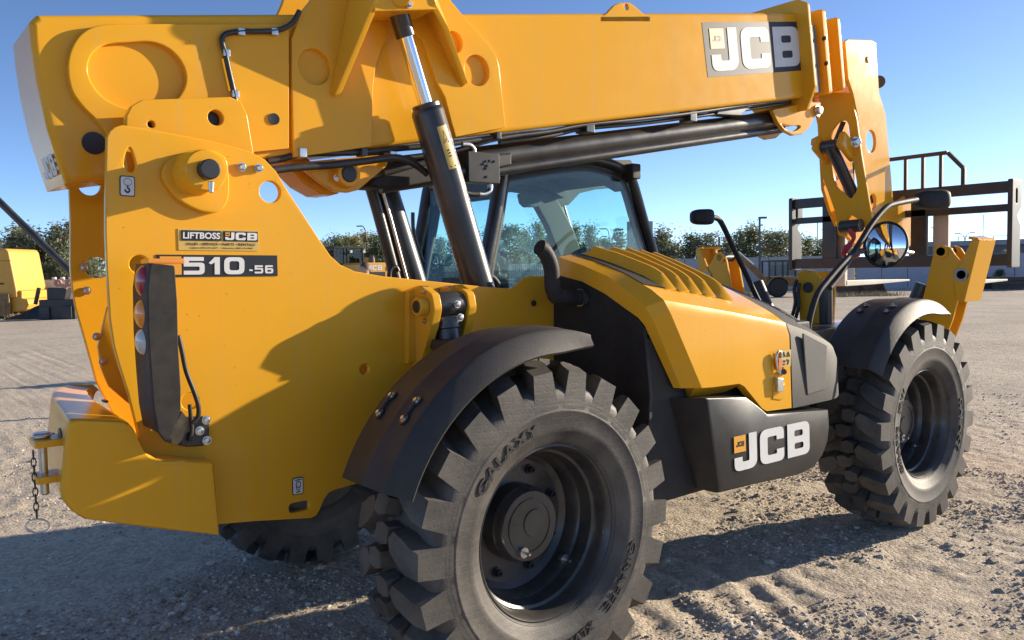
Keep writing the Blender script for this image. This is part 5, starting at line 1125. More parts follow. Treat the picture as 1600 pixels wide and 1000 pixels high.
leaf_mat('leaf_gold', (0.19, 0.17, 0.045), (0.38, 0.31, 0.09)); leaf_mat('leaf_spruce', (0.05, 0.075, 0.04), (0.11, 0.14, 0.07))
mat('bark', (0.17, 0.14, 0.11), rough=0.9, var=0.25, vscale=12)
def leaves_mesh(seed, shape, n_clump, per, leaf, h):
    rg = np.random.default_rng(seed); V = []
    for c in range(n_clump):
        z = rg.uniform(0.08, 1.0) if shape != 'bush' else rg.uniform(0.04, 0.95)
        if shape == 'poplar': R_ = 0.25*math.sin(min(1, z*1.15+0.12)*PI)**0.7*(1-0.25*z)
        elif shape == 'bush': R_ = 0.36*math.sqrt(max(0.02, 1-(z-0.25)**2/0.6))*(1-0.55*z)
        else: R_ = 0.24*(1-z)+0.015
        a = rg.uniform(0, 2*PI); rr = R_*math.sqrt(rg.uniform(0.15, 1.0)); cx, cy, cz = rr*math.cos(a)*h, rr*math.sin(a)*h, z*h
        cs = 0.05*h*rg.uniform(0.6, 1.3) if shape != 'spruce' else 0.035*h
        pts = rg.normal(0, 1, (per, 3))*np.array([cs, cs, cs*(0.9 if shape != 'spruce' else 0.35)])+np.array([cx, cy, cz])
        d1 = rg.normal(0, 1, (per, 3)); d1 /= np.linalg.norm(d1, axis=1)[:, None]; d2 = rg.normal(0, 1, (per, 3)); d2 = np.cross(d1, d2); d2 /= np.linalg.norm(d2, axis=1)[:, None]
        s = leaf*rg.uniform(0.6, 1.4, (per, 1))
        V.append(np.stack([pts-d1*s, pts-d2*s*0.55, pts+d1*s, pts+d2*s*0.55], 1).reshape(-1, 3))
    V = np.concatenate(V); V[:, 2] = np.maximum(V[:, 2], 0.02); k = len(V)//4
    me = bpy.data.meshes.new('crown'); me.from_pydata(V.tolist(), [], (np.arange(k*4).reshape(k, 4)).tolist()); me.update(); return me
def trunk_mesh(seed, h, spread):
    rg = random.Random(seed); parts = [tube_lists([(0, 0, -0.05), (0.03*h*rg.uniform(-1, 1), 0, 0.4*h), (0.02*h, 0.02*h, 0.92*h)], 0.1, 7, rad=[0.022*h, 0.014*h, 0.003*h])]
    for k in range(9):
        a = rg.uniform(0, 2*PI); z0 = rg.uniform(0.12, 0.7)*h; L = spread*h*rg.uniform(0.5, 1)
        parts.append(tube_lists([(0, 0, z0), (L*0.5*math.cos(a), L*0.5*math.sin(a), z0+0.12*h), (L*math.cos(a), L*math.sin(a), z0+0.26*h)], 0.05, 5, rad=[0.009*h, 0.006*h, 0.002*h]))
    return from_lists(*join_lists(parts), angle=60)
PROTO = {}
for k, (nm, shape, m, n_c, per, sd) in enumerate([('poplar', 'poplar', 'leaf_green', 110, 40, 1), ('grey_poplar', 'poplar', 'leaf_grey', 105, 40, 2), ('golden_poplar', 'poplar', 'leaf_gold', 105, 40, 3), ('bushy', 'bush', 'leaf_green', 150, 40, 4), ('grey_bush', 'bush', 'leaf_grey', 150, 40, 5), ('spruce', 'spruce', 'leaf_spruce', 110, 26, 6)]):
    c = leaves_mesh(sd, shape, n_c, per, 0.0155, 1.0); c.materials.append(MATS[m]); t = trunk_mesh(sd, 1.0, 0.2 if shape == 'poplar' else 0.28 if shape == 'bush' else 0.1); t.materials.append(MATS['bark']); PROTO[nm] = (c, t)
def tree(kind, xy, h, w, label, group, rz):
    r = thing('spruce_tree' if kind == 'spruce' else 'shrub_tree' if 'bush' in kind else 'poplar_tree', label, 'tree', (xy[0], xy[1], 0), rz, group)
    r.scale = (h*w, h*w, h)
    for nm, me in zip(('crown', 'trunk'), PROTO[kind]):
        o = bpy.data.objects.new(nm, me); COL.objects.link(o); o.parent = r
    return r
trr = random.Random(11)
ORD = ['leftmost', 'second from the left', 'third from the left', 'fourth from the left', 'fifth from the left', 'sixth from the left', 'seventh from the left', 'eighth from the left', 'ninth from the left', 'tenth from the left', 'eleventh from the left', 'twelfth from the left', 'thirteenth from the left', 'fourteenth from the left', 'fifteenth from the left']
LT = [((4.35, 52.17), 4.4), ((5.48, 55.12), 4.5), ((5.66, 49.81), 4.7), ((6.67, 52.87), 5.3), ((6.97, 50.04), 4.2), ((8.21, 52.91), 4.9), ((8.16, 49.07), 5.4), ((9.66, 51.73), 5.0)]
for i, (xy, h) in enumerate(LT): h *= 0.92; tree(('grey_bush', 'bushy', 'grey_poplar')[i % 3], xy, h, 1.15 if i % 3 < 2 else 1.5, 'leafy tree in the thicket behind the black attachment, '+ORD[i], 'trees of the thicket at the left', trr.uniform(0, 6))
MT = [((31.25, 65.17), 4.2, 0), ((34.67, 70.14), 4.6, 1), ((33.53, 65.90), 4.9, 0), ((37.08, 70.76), 5.2, 2), ((35.83, 66.61), 5.0, 2), ((39.56, 71.33), 5.6, 2), ((36.84, 64.50), 5.0, 0), ((40.16, 68.26), 5.4, 2), ((38.76, 64.23), 5.0, 1), ((41.65, 67.05), 4.8, 0), ((41.36, 64.70), 5.0, 1), ((40.02, 60.62), 4.3, 0), ((43.20, 63.20), 4.7, 0), ((43.12, 60.69), 4.6, 1)]
for i, (xy, h, k) in enumerate(MT): tree(('poplar', 'grey_poplar', 'golden_poplar')[k], xy, h, 1.5, ('green', 'grey-green', 'golden autumn')[k]+' poplar in the belt behind the wheel loader, '+ORD[i], 'poplars behind the wheel loader', trr.uniform(0, 6))
CT = [((44.14, 59.21), 4.8, 3), ((44.02, 56.09), 5.3, 0), ((43.81, 53.03), 5.7, 3), ((48.09, 56.01), 5.1, 1), ((47.39, 53.35), 5.7, 0), ((49.97, 54.48), 5.0, 3), ((52.52, 55.63), 4.6, 0), ((51.76, 53.03), 5.5, 1), ((51.03, 50.39), 5.3, 0), ((55.67, 53.07), 4.6, 3), ((55.89, 49.67), 4.6, 0)]
for i, (xy, h, k) in enumerate(CT): tree(('poplar', 'grey_poplar', '', 'bushy')[k], xy, h, 1.2, 'leafy tree seen through the tinted cab glass, '+ORD[i], 'leafy trees behind the cab', trr.uniform(0, 6))
tree('spruce', (42.03, 38.34), 4.4, 1.3, 'dark pointed spruce seen through the cab glass', None, 1.0)
RT = [((42.32, 35.52), 3.9, 3), ((41.47, 33.63), 4.3, 1), ((45.30, 35.68), 3.6, 3), ((44.57, 33.69), 4.0, 0), ((44.60, 32.38), 4.1, 3), ((49.97, 34.47), 3.6, 1), ((47.39, 31.40), 4.2, 0), ((46.23, 29.76), 4.4, 1), ((50.55, 31.42), 4.1, 0), ((48.68, 29.06), 4.2, 3), ((52.00, 30.24), 4.0, 1), ((54.63, 30.68), 3.7, 0), ((53.75, 28.82), 3.6, 3), ((52.53, 27.23), 3.7, 0), ((57.00, 28.76), 3.4, 1)]
for i, (xy, h, k) in enumerate(RT): tree(('poplar', 'grey_poplar', '', 'grey_bush')[k], xy, h*0.95, 1.6, 'leafy tree standing behind the long pale yard wall, '+ORD[i], 'trees behind the yard wall', trr.uniform(0, 6))
tree('bushy', (48.40, 15.09), 1.1, 1.4, 'small dark bush against the wall under the overpass', None, 2.0)
tree('grey_bush', (86.51, 28.02), 2.6, 1.6, 'round bush in front of the overpass abutment', None, 2.0)

# --- walls, fence, overpass
mat('precast', (0.42, 0.40, 0.39), rough=0.85, var=0.08, vscale=1.5); mat('precast_blue', (0.40, 0.39, 0.43), rough=0.8, var=0.06, vscale=2); mat('concrete', (0.33, 0.32, 0.31), rough=0.85, var=0.12, vscale=0.8)
mat('lamp_metal', (0.12, 0.125, 0.13), rough=0.5, metal=0.4); mat('white_wood', (0.6, 0.6, 0.58), rough=0.7); mat('sign_back', (0.45, 0.46, 0.48), rough=0.6)
def wall_run(name, label, p0, p1, h, n, m, th=0.2):
    t = thing(name, label, 'wall', (p0[0], p0[1], 0)); a, b = Vector((0, 0, 0)), Vector((p1[0]-p0[0], p1[1]-p0[1], 0)); d = b/n; L = d.length
    me = bevel_mesh(*box_lists(0.015, L-0.015, -th/2, th/2, 0, h), 0.015, 1); me.materials.append(MATS[m])
    rz = math.atan2(d.y, d.x)
    for k in range(n):
        o = bpy.data.objects.new('panel', me); COL.objects.link(o); o.parent = t; o.location = d*k; o.rotation_euler = (0, 0, rz)
    return t
wall_run('yard_wall', 'long pale precast panel wall behind the old backhoe', (36.76, 32.29), (45.89, 22.29), 2.05, 8, 'precast')
wall_run('yard_wall', 'grey-lavender panel wall below the overpass at the right', (44.99, 21.73), (53.94, 10.59), 1.95, 10, 'precast_blue')
fx = (31.37, 39.25); fx2 = (34.55, 36.67)
fe = thing('picket_fence', 'white board fence seen low through the cab glass', 'fence', (fx[0], fx[1], 0)); dvv = Vector((fx2[0]-fx[0], fx2[1]-fx[1], 0)); nb_ = 30
sl_me = bevel_mesh(*box_lists(-0.05, 0.05, -0.012, 0.012, 0, 1.95), 0.005, 1); sl_me.materials.append(MATS['white_wood'])
for k in range(nb_):
    o = bpy.data.objects.new('board', sl_me); COL.objects.link(o); o.parent = fe; o.location = dvv*(k/nb_); o.rotation_euler = (0, 0, math.atan2(dvv.y, dvv.x))
link('rail', from_lists(*bar_lists((0, 0.0, 0.5), (dvv.x, dvv.y, 0.5), 0.05, 0.08)), 'white_wood', fe)
b0, b1 = Vector((*(102.95, 45.65), 0)), Vector((*(109.84, 24.56), 0))
ovp = thing('road_overpass', 'concrete road overpass with railing crossing behind the right-hand wall', 'bridge', tuple(b0)); dd = b1-b0; dn = Vector((-dd.y, dd.x, 0)).normalized()
def bpart(nm, z0, z1, w0, w1, m):
    L = [[p+dn*w+Vector((0, 0, z)) for w, z in ((w0, z0), (w1, z0), (w1, z1), (w0, z1))] for p in (Vector((0, 0, 0)), dd)]
    return link(nm, from_lists(*loft_lists(L)), m, ovp)
bpart('girder', 2.1, 3.4, -0.4, 8, 'lamp_metal'); bpart('deck', 3.4, 4.0, -1.0, 9, 'concrete'); bpart('railing', 4.45, 4.52, -0.9, -0.84, 'concrete'); bpart('railing', 4.2, 4.25, -0.9, -0.84, 'concrete')
for k in range(13): 
    p = dd*(k/12); link('railing_post', from_lists(*box_lists(p.x-0.04+dn.x*-0.87, p.x+0.04+dn.x*-0.87, p.y-0.04+dn.y*-0.87, p.y+0.04+dn.y*-0.87, 4.0, 4.5)), 'concrete', ovp)
for k in (0.02, 0.45, 0.85): p = dd*k+dn*3; link('pier', from_lists(*box_lists(p.x-0.6, p.x+0.6, p.y-1.5, p.y+1.5, 0, 2.15)), 'concrete', ovp)

# --- lamp posts, poles, signs
def lamp(name, label, xy, h, arms, group=None, r=0.07, z0=0.0):
    t = thing(name, label, 'street lamp', (xy[0], xy[1], z0), FACE, group); link('pole', from_lists(*tube_lists([(0, 0, 0), (0, 0, h*0.72)], r, 8)), 'lamp_metal', t)
    for s, reach, top in arms:
        pts = spl([(0, 0, h*0.7), (0.03*s, 0, h*0.82), (0.3*reach*s, 0, h*0.94*top), (reach*s, 0, h*top)], 5); link('arm', from_lists(*tube_lists(pts, r*0.7, 7), angle=60), 'lamp_metal', t)
        link('lamp_head', bevel_mesh(*box_lists(min(reach*s, (reach+0.6)*s), max(reach*s, (reach+0.6)*s), -0.12, 0.12, h*top-0.05, h*top+0.06), 0.03), 'lamp_metal', t)
    return t
lamp('street_lamp', 'tall single-arm street lamp above the yellow wheel loader', (37.70, 67.67), 6.1, [(-1, 0.35, 1.0)])
lamp('street_lamp', 'twin-arm street lamp above the golden trees', (43.73, 82.14), 5.7, [(-1, 0.25, 0.98), (1, 0.25, 1.0)])
lamp('street_lamp', 'single-arm street lamp seen through the cab glass', (59.69, 56.26), 5.6, [(-1, 0.3, 1.0)])
lamp('street_lamp', 'twin-arm street lamp seen through the cab glass', (65.96, 64.08), 5.2, [(-1, 0.4, 0.99), (1, 0.4, 1.0)])
lamp('street_lamp', 'single-arm lamp rising from the overpass deck', (106.36, 42.88), 5.8, [(-1, 1.0, 1.0)], r=0.08)
lamp('street_lamp', 'twin-arm lamp rising from the overpass deck', (110.57, 42.04), 5.2, [(-1, 0.7, 0.98), (1, 0.7, 1.0)], r=0.07)
t = thing('yard_lamp', 'dark square-headed lamp post between the mirror and the fork carriage', 'street lamp', (*(41.40, 25.94), 0), FACE)
link('pole', from_lists(*box_lists(-0.05, 0.05, -0.05, 0.05, 0, 4.45)), 'lamp_metal', t); link('lamp_head', bevel_mesh(*box_lists(-0.06, 0.42, -0.12, 0.12, 4.38, 4.5), 0.02), 'lamp_metal', t)
for xy, h, lb in (((62.57, 34.56), 5.2, 'thin grey pole between the trees and the carriage'), ((95.11, 33.94), 6.6, 'thin dark pole rising behind the stabiliser foot')):
    tag(link('thin_pole', from_lists(*tube_lists([(xy[0], xy[1], 0), (xy[0], xy[1], h)], 0.05, 8, rad=[0.06, 0.035])), 'lamp_metal'), lb, 'pole')
t = thing('billboard', 'blank pale billboard on a post beside the cab windscreen pillar', 'billboard', (*(47.83, 41.37), 0), FACE)
link('board', bevel_mesh(*box_lists(-1.05, 1.0, -0.15, 0.15, 3.0, 5.25), 0.03), 'sign_back', t); link('post', from_lists(*box_lists(-0.9, -0.72, 0.16, 0.3, 0, 4.9)), 'lamp_metal', t); link('post', from_lists(*box_lists(0.6, 0.78, 0.16, 0.3, 0, 4.9)), 'lamp_metal', t)
t = thing('sign_gantry', 'road sign gantry with pale panel behind the left mirror arm', 'sign', (*(72.65, 52.19), 0), FACE)
link('post', from_lists(*box_lists(-0.1, 0.1, -0.1, 0.1, 0, 4.7)), 'lamp_metal', t); link('beam', from_lists(*box_lists(-1.4, 2.6, -0.06, 0.06, 3.6, 3.75)), 'lamp_metal', t)
for k in range(2):
    for j in range(4): link('panel', from_lists(*box_lists(0.35+j*0.55, 0.85+j*0.55, -0.14, -0.08, 3.55+k*0.62, 4.1+k*0.62)), 'sign_back', t)

# --- yellow wheel loader behind, a person beside it
mat('far_yellow', (0.74, 0.36, 0.03), rough=0.45, dust=DUST, dust_amt=0.2); mat('old_yellow', (0.26, 0.15, 0.06), rough=0.7, var=0.3, vscale=3, dust=(0.2, 0.14, 0.09), dust_amt=0.4); mat('rust', (0.14, 0.075, 0.05), rough=0.85, var=0.3, vscale=4); mat('worn_tyre', (0.03, 0.028, 0.026), rough=0.85)
mat('red_rim', (0.34, 0.06, 0.04), rough=0.6); mat('tank_white', (0.55, 0.56, 0.58), rough=0.5, var=0.06); mat('coupler_black', (0.014, 0.015, 0.017), rough=0.45, dust=DUST, dust_amt=0.1); mat('lug_pink', (0.5, 0.24, 0.17), rough=0.5)
def far_wheel(name, parent, c, r, w, rimm):
    wl2 = link(name, from_lists(*lathe_lists([(r*0.5, -w/2), (r*0.9, -w/2), (r, -w*0.35), (r, w*0.35), (r*0.9, w/2), (r*0.5, w/2)], c, (0, 1, 0), 28), angle=40), 'worn_tyre', parent)
    link('rim', from_lists(*lathe_lists([(r*0.52, -w*0.51), (r*0.45, -w*0.4), (r*0.2, -w*0.3), (r*0.18, -w*0.5), (r*0.01, -w*0.5)], c, (0, 1, 0), 24, cap=False)), rimm, wl2); return wl2
LO = thing('wheel_loader', 'small yellow wheel loader with black cab facing away behind the side plate', 'loader', (*(20.77, 37.54), 0), FACE+0.68); LO.scale = (1.04, 1.04, 1.04)
link('engine_cover', bevel_mesh(*loft_lists([[(x, y, z) for x, z in ((-0.85, 1.0), (0.85, 1.0), (0.85, 1.98), (0.6, 2.05), (-0.7, 2.05), (-0.85, 1.95))] for y in (-1.0, 1.2)]), 0.05), 'far_yellow', LO)
link('rear_grille', bevel_mesh(*box_lists(-0.58, 0.6, -1.03, -0.98, 1.0, 1.55), 0.01), 'black_plastic', LO)
for sx in (-0.76, 0.76): link('tail_lamp', bevel_mesh(*box_lists(sx-0.06, sx+0.06, -1.03, -0.99, 1.6, 1.85), 0.01), 'red_lens', LO)
jcb('rear_letters', (-0.45, -1.004, 1.64), (0.42, -1.004, 1.64), (-0.45, -1.004, 1.9), LO, square=False, lift=0.01)
cb_ = link('cab', bevel_mesh(*loft_lists([[(x, y, z) for x, y in ((-1.2, 1.3), (0.65, 1.3), (0.65, 2.6), (-1.2, 2.6))] for z in (2.85, 2.98)]), 0.04), 'black_plastic', LO)
for x in (-1.15, -0.55, -0.35, 0.6): link('cab_post', from_lists(*box_lists(x-0.05, x+0.05, 1.3, 1.42, 1.9, 2.86)), 'black_plastic', cb_)
link('cab_glass', from_lists(*box_lists(-1.13, 0.6, 1.36, 1.37, 1.95, 2.86)), 'far_glass', cb_); link('cab_base', bevel_mesh(*box_lists(-1.2, 0.65, 1.25, 2.6, 0.9, 1.95), 0.03), 'black_plastic', cb_)
for x in (-0.2, 0.6): link('work_lamp', bevel_mesh(*box_lists(x-0.07, x+0.07, 1.2, 1.28, 2.62, 2.76), 0.02), 'white_decal', LO)
cyl('exhaust', (0.5, 0.2, 2.0), (0.5, 0.2, 2.45), 0.12, 'black_paint', LO); link('air_intake', bevel_mesh(*box_lists(0.3, 0.75, 0.3, 0.7, 2.0, 2.35), 0.05), 'far_yellow', LO)
for x in (-1.0, 1.0):
    for y in (-0.3, 2.6): far_wheel('wheel', LO, (x, y, 0.75), 0.75, 0.5, 'far_yellow') if False else link('wheel', from_lists(*lathe_lists([(0.35, -0.25), (0.68, -0.25), (0.75, -0.18), (0.75, 0.18), (0.68, 0.25), (0.35, 0.25)], (x, y, 0.75), (1, 0, 0), 24), angle=40), 'worn_tyre', LO)
link('front_frame', bevel_mesh(*box_lists(-0.6, 0.6, 1.2, 3.6, 0.6, 1.3), 0.05), 'far_yellow', LO)

mat('skin', (0.50, 0.30, 0.22), rough=0.55); mat('hair', (0.10, 0.05, 0.028), rough=0.6); mat('shirt', (0.12, 0.14, 0.2), rough=0.8); mat('jeans', (0.05, 0.07, 0.12), rough=0.85); mat('boots', (0.05, 0.035, 0.025), rough=0.7)
def person(xy, rz):
    p = thing('person', 'person with short brown hair showing only the head above the side plate', 'person', (xy[0], xy[1], 0), rz)
    J = {'pelvis': (0, 0, 0.95, 0.135), 'waist': (0, 0, 1.08, 0.125), 'chest': (0, 0.0, 1.3, 0.155), 'neck0': (0, 0, 1.44, 0.075), 'neck1': (0, 0.01, 1.52, 0.058), 'head': (0, 0.02, 1.62, 0.082)}
    for s, nm in ((-1, 'l'), (1, 'r')):
        J['sh'+nm] = (s*0.19, 0, 1.40, 0.065); J['el'+nm] = (s*0.25, -0.03, 1.12, 0.045); J['wr'+nm] = (s*0.27, 0.06, 0.88, 0.032); J['hd'+nm] = (s*0.27, 0.1, 0.8, 0.03)
        J['hip'+nm] = (s*0.1, 0, 0.9, 0.1); J['kn'+nm] = (s*0.12, 0.02, 0.5, 0.062); J['an'+nm] = (s*0.13, -0.01, 0.09, 0.042); J['to'+nm] = (s*0.14, 0.17, 0.04, 0.035)
    E_ = [('pelvis', 'waist'), ('waist', 'chest'), ('chest', 'neck0'), ('neck0', 'neck1'), ('neck1', 'head')]
    for nm in 'lr': E_ += [('chest', 'sh'+nm), ('sh'+nm, 'el'+nm), ('el'+nm, 'wr'+nm), ('wr'+nm, 'hd'+nm), ('pelvis', 'hip'+nm), ('hip'+nm, 'kn'+nm), ('kn'+nm, 'an'+nm), ('an'+nm, 'to'+nm)]
    ks = list(J); me = bpy.data.meshes.new('body'); me.from_pydata([J[k][:3] for k in ks], [(ks.index(a), ks.index(b)) for a, b in E_], [])
    ob = bpy.data.objects.new('tmp', me); COL.objects.link(ob); ob.modifiers.new('s', 'SKIN'); sd = ob.modifiers.new('d', 'SUBSURF'); sd.levels = 2; sd.render_levels = 2
    for k, sv in enumerate(me.skin_vertices[0].data): sv.radius = (J[ks[k]][3], J[ks[k]][3]*(0.75 if ks[k] in ('chest', 'waist', 'pelvis') else 1)); sv.use_root = ks[k] == 'pelvis'
    dg = bpy.context.evaluated_depsgraph_get(); m2 = bpy.data.meshes.new_from_object(ob.evaluated_get(dg)); bpy.data.objects.remove(ob); m2.shade_smooth()
    b = link('body', m2, 'shirt', p); b.data.materials.append(MATS['jeans']); b.data.materials.append(MATS['skin']); b.data.materials.append(MATS['boots'])
    for f in b.data.polygons:
        z = f.center.z; f.material_index = 2 if (z > 1.46 or (z < 0.9 and abs(f.center.x) > 0.21)) else 0 if z > 0.98 else 1 if z > 0.1 else 3
    bm = bmesh.new(); bmesh.ops.create_uvsphere(bm, u_segments=24, v_segments=16, radius=1.0)
    for v in bm.verts:
        q = v.co.copy(); q.x *= 0.078; q.y *= 0.1; q.z *= 0.122
        if q.z < -0.03: q.x *= 0.86; q.y = q.y*0.92+0.008
        if q.y > 0.07: q.y += 0.022*math.exp(-((q.x/0.014)**2+((q.z+0.015)/0.03)**2))-0.008*math.exp(-(((abs(q.x)-0.032)/0.014)**2+((q.z-0.012)/0.012)**2))
        v.co = q+Vector((0, 0.02, 1.64))
    hm = bpy.data.meshes.new('head'); bm.to_mesh(hm); bm.free(); hm.shade_smooth(); link('head', hm, 'skin', p)
    bm = bmesh.new(); bmesh.ops.create_uvsphere(bm, u_segments=24, v_segments=14, radius=1.0)
    dl = [v for v in bm.verts if v.co.z < -0.05-0.5*max(0, -v.co.y)+0.55*max(0, v.co.y)]
    bmesh.ops.delete(bm, geom=dl, context='VERTS')
    for v in bm.verts: k = 1+0.06*noise.noise(v.co*6); v.co = Vector((v.co.x*0.086*k, v.co.y*0.108*k, v.co.z*0.132*k))+Vector((0, 0.014, 1.646))
    hm = bpy.data.meshes.new('hair'); bm.to_mesh(hm); bm.free(); hm.shade_smooth(); link('hair', hm, 'hair', p)
    return p
person((5.05, 9.26), FACE+PI-0.9)

# --- left background: yellow machine, black attachment with white tank, leaning strut
S = 0.0262
YM = thing('yellow_machine', 'yellow machine body cut off by the left edge of the picture', 'machine', (*(2.98, 35.85), 0), FACE)
link('engine_cover', bevel_mesh(*loft_lists([[(x, y, z) for x, z in ((-3.2, 0.85), (0.64, 0.85), (0.62, 1.2), (0.40, 2.72), (0.3, 2.86), (-3.2, 2.92))] for y in (0, 2.2)]), 0.08, 3), 'far_yellow', YM)
link('rear_bumper', bevel_mesh(*loft_lists([[(x, y, z) for x, z in ((0.3, 0.25), (0.95, 0.35), (1.06, 0.55), (1.0, 0.78), (0.78, 0.82), (0.8, 1.12), (0.3, 1.2))] for y in (0.1, 2.0)]), 0.05), 'far_yellow', YM)
link('side_door', bevel_mesh(*box_lists(-3.2, 0.38, -0.12, 0.0, 0.1, 1.02), 0.03), 'old_yellow', YM); link('door_panel', bevel_mesh(*box_lists(-1.6, 0.24, -0.15, -0.121, 0.14, 0.8), 0.02), 'old_yellow', YM)
link('vent', bevel_mesh(*box_lists(-0.5, 0.14, -0.02, 0.0, 1.4, 1.46), 0.008), 'black_plastic', YM); link('undercarriage', bevel_mesh(*box_lists(-3.0, 0.3, 0.1, 2.1, 0, 0.4), 0.1), 'worn_tyre', YM)
for k in range(7): link('grille_slat', from_lists(*box_lists(-1.5, -0.35, -0.03, -0.005, 1.62+k*0.1, 1.67+k*0.1)), 'black_plastic', YM)
tube('hand_rail', [(-0.9, 0.3, 2.9), (-0.9, 0.3, 3.25), (-0.1, 0.3, 3.22), (-0.05, 0.3, 2.88)], 0.025, 'black_paint', YM, n=4)
cyl('exhaust', (-0.55, 1.0, 2.85), (-0.55, 1.0, 3.3), 0.07, 'black_paint', YM); link('tail_lamp', bevel_mesh(*box_lists(0.5, 0.62, 0.04, 0.1, 0.95, 1.12), 0.02), 'red_lens', YM)
link('cover_seam', from_lists(*box_lists(-3.1, 0.5, -0.006, 0.01, 2.36, 2.375)), 'black_plastic', YM); link('door_handle', bevel_mesh(*box_lists(-0.2, 0.0, -0.17, -0.14, 0.5, 0.55), 0.01), 'zinc', YM)
AT_ = thing('coupler_attachment', 'black machine attachment with pink pin lugs standing on the gravel at left', 'attachment', (*(4.39, 32.77), 0), FACE)
link('frame', bevel_mesh(*box_lists(-0.65, 0.75, 0, 0.5, 0.0, 0.78), 0.03), 'coupler_black', AT_)
for x in (-0.42, 0.45): link('leg_box', bevel_mesh(*box_lists(x-0.2, x+0.2, -0.08, 0.0, 0.02, 0.5), 0.02), 'coupler_black', AT_)
link('tower', bevel_mesh(*loft_lists([[(x, y, z) for x, z in ((-0.35, 0.78), (0.35, 0.78), (0.45, 1.22), (-0.3, 1.25), (-0.35, 1.15))] for y in (0.05, 0.45)]), 0.02), 'coupler_black', AT_)
for x in (0.12, 0.56):
    link('pin_lug', from_lists(*join_lists([lathe_lists([(0.15, 0), (0.15, 0.08)], (x, 0.0, 1.42), (0, 1, 0), 24), bar_lists((x, 0.04, 1.42), (x+0.28, 0.04, 1.26), 0.08, 0.16)])) if False else from_lists(*lathe_lists([(0.06, 0.0), (0.15, 0.0), (0.15, 0.09), (0.06, 0.09)], (x, 0.0, 1.42), (0, 1, 0), 24, cap=False)), 'lug_pink', AT_)
    link('lug_arm', from_lists(*bar_lists((x+0.08, 0.04, 1.36), (x+0.36, 0.04, 1.24), 0.07, 0.14)), 'lug_pink', AT_)
link('blade', from_lists(*loft_lists([[(x, y, z) for y, z in ((0.0, 0.02), (0.35, 0.02), (0.4, zt), (0.3, zt))] for x, zt in ((-2.1, 0.08), (-1.5, 0.25), (-1.0, 0.5), (-0.66, 0.62))])), 'coupler_black', AT_)
link('upright', bevel_mesh(*bar_lists((-0.9, 0.2, 0.6), (-0.72, 0.2, 1.25), 0.12, 0.12, up=(0, 1, 0)), 0.02), 'coupler_black', AT_)
TK = thing('water_tank', 'pale grey plastic tank with white caps behind the black attachment', 'tank', (*(5.31, 37.19), 0), FACE)
link('tank_body', bevel_mesh(*box_lists(-0.78, 1.2, 0, 1.2, 0.55, 1.55), 0.12, 3), 'tank_white', TK)
for x in (-0.32, 0.05, 0.42): cyl('tank_cap', (x, 0.3, 1.55), (x, 0.3, 1.66), 0.09, 'white_decal', TK)
link('tank_base', bevel_mesh(*box_lists(-1.25, 1.2, 0.0, 1.3, 0, 0.56), 0.06), 'tank_white', TK)
k0, k1 = Vector((-0.780, 8.687, 3.013)), Vector((1.420, 6.658, -0.033)); kt = k1+(k0-k1)*1.45
MS = thing('stay_mast', 'black steel stay leaning down across the sky at the left edge', 'mast', (kt.x, kt.y, 0), worldparts=True)
cyl('stay', kt, Vector((k1.x, k1.y, k1.z)), 0.042, 'black_paint', MS, seg=12); cyl('mast', (kt.x, kt.y, 0), (kt.x, kt.y, kt.z+0.2), 0.09, 'black_paint', MS, seg=16); cyl('mast_foot', (kt.x, kt.y, 0), (kt.x, kt.y, 0.06), 0.3, 'black_paint', MS)

# --- right background: old backhoe, buckets, beams
BH = thing('old_backhoe', 'weathered brown-yellow backhoe with red-centred wheel parked before the pale wall', 'backhoe', (*(33.38, 19.55), 0), FACE)
far_wheel('wheel', BH, (0, -0.1, 0.46), 0.47, 0.4, 'red_rim'); far_wheel('wheel', BH, (1.7, 0.0, 0.36), 0.36, 0.3, 'red_rim')
link('body', bevel_mesh(*box_lists(0.3, 2.3, 0.2, 1.1, 0.5, 0.98), 0.06), 'old_yellow', BH); link('rear_frame', bevel_mesh(*box_lists(-0.55, -0.3, 0.0, 1.2, 0.1, 1.02), 0.03), 'old_yellow', BH)
cb2 = link('cab_roof', bevel_mesh(*box_lists(-0.4, 0.98, -0.05, 1.25, 1.72, 1.8), 0.03), 'steel_dark', BH)
for x in (-0.36, 0.3, 0.92): link('cab_post', from_lists(*box_lists(x-0.035, x+0.035, 0, 0.07, 0.98, 1.73)), 'steel_dark', cb2); link('cab_post', from_lists(*box_lists(x-0.035, x+0.035, 1.12, 1.19, 0.98, 1.73)), 'steel_dark', cb2)
link('cab_glass', from_lists(*box_lists(-0.34, 0.9, 0.03, 0.04, 1.02, 1.72)), 'far_glass', cb2); link('cab_floor', bevel_mesh(*box_lists(-0.4, 0.95, 0.0, 1.2, 0.88, 1.0), 0.02), 'old_yellow', BH)
link('mudguard', from_lists(*loft_lists([[(0.55*math.cos(t), y, 0.46+0.55*math.sin(t)) for y in (-0.3, 0.2)]+[(0.52*math.cos(t), y, 0.46+0.52*math.sin(t)) for y in (0.2, -0.3)] for t in np.linspace(0.3, 2.9, 12)])), 'old_yellow', BH)
link('backhoe_boom', bevel_mesh(*loft_lists([[(x-0.0, y, z+a*hh) for y, a in ((0.4, -1), (0.65, -1), (0.65, 1), (0.4, 1))] for x, z, hh in ((-0.45, 0.85, 0.14), (-0.8, 1.2, 0.2), (-1.35, 1.7, 0.14), (-1.9, 2.1, 0.1))]), 0.02), 'old_yellow', BH)
link('dipper', bevel_mesh(*bar_lists((-1.85, 0.52, 2.15), (-2.0, 0.52, 0.9), 0.2, 0.22, up=(1, 0, 0)), 0.02), 'old_yellow', BH); cyl('dipper_ram', (-1.0, 0.52, 1.6), (-1.75, 0.52, 2.25), 0.05, 'zinc', BH)
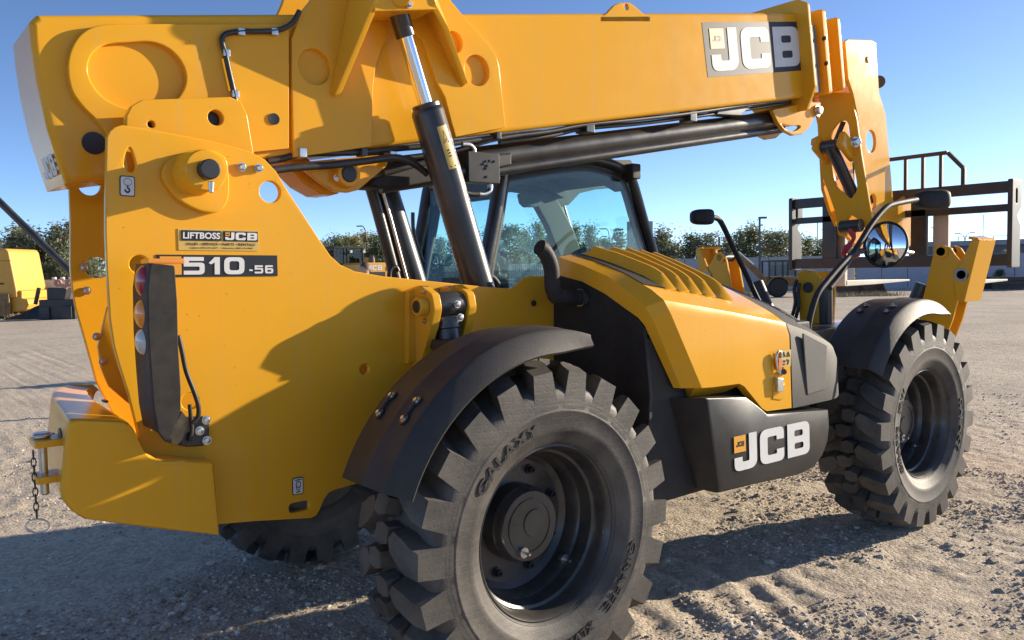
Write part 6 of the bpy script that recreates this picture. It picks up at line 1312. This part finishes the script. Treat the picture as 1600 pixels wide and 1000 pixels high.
link('dig_bucket', bevel_mesh(*box_lists(-2.3, -1.8, 0.25, 0.8, 0.35, 0.9), 0.08), 'rust', BH)
def bucket(xy, w, label):
    t = thing('loader_bucket', label, 'bucket', (xy[0], xy[1], 0), FACE+0.1)
    arc = [(0.0, 0.05), (0.3, 0.02), (0.55, 0.12), (0.68, 0.35), (0.66, 0.6), (0.55, 0.72)]; L = []
    for x in (-w/2, w/2): L.append([(x, y, z) for y, z in arc]+[(x, y*0.94+0.01, z*0.95+0.03) for y, z in arc[::-1]])
    link('shell', from_lists(*loft_lists(L), angle=50), 'rust', t); link('cutting_edge', from_lists(*box_lists(-w/2, w/2, -0.12, 0.06, 0.02, 0.06)), 'old_yellow', t)
    for x in (-w/2-0.02, w/2): link('cheek', from_lists(*loft_lists([[(x+a, y, z) for y, z in arc] for a in (0, 0.02)])), 'rust', t)
bucket((36.25, 17.22), 1.5, 'rusty loader bucket lying nearer the yellow bracket'); bucket((37.71, 16.68), 0.95, 'rusty loader bucket lying behind the round mirror')
for i, (px, lb) in enumerate(((0, 'dark steel beam pack on the ground right of the stabiliser'), (1, 'dark steel beam pack at the right edge of the picture'))):
    xy = ((46.03, 15.73), (45.72, 13.40))[i]; t = thing('beam_pack', lb, 'beams', (xy[0], xy[1], 0), FACE-0.1)
    for k in range(3):
        for j in range(2+i): link('beam', from_lists(*box_lists(-1.1, 1.1, k*0.32, k*0.32+0.26, 0.05+j*0.22, 0.25+j*0.22)), 'coupler_black', t)
def far_grass(n):
    V, F = [], []
    rg = random.Random(5); segs = ((Vector((34.53, 17.32)), Vector((36.90, 15.40))), (Vector((35.21, 23.23)), Vector((34.79, 20.98))), (Vector((3.47, 36.10)), Vector((4.11, 34.29))))
    for i in range(n):
        a, b = segs[0] if i % 4 < 2 else segs[1] if i % 4 == 2 else segs[2]; p = a.lerp(b, rg.random()); x, y = p.x+rg.uniform(-0.6, 0.6), p.y+rg.uniform(-0.6, 0.6); h = rg.uniform(0.08, 0.3); w = 0.015; t = rg.uniform(0, PI); k = len(V)
        V += [(x-w*math.cos(t), y-w*math.sin(t), 0), (x+w*math.cos(t), y+w*math.sin(t), 0), (x+rg.uniform(-.08, .08), y+rg.uniform(-.08, .08), h)]; F.append((k, k+1, k+2))
    return V, F
mat('dry_grass', (0.32, 0.27, 0.15), rough=0.9, var=0.2)
gg = link('dry_grass', from_lists(*far_grass(1600), smooth=False), 'dry_grass'); gg['kind'] = 'stuff'; gg['label'] = 'thin dry grass round the parked equipment'; gg['category'] = 'grass'
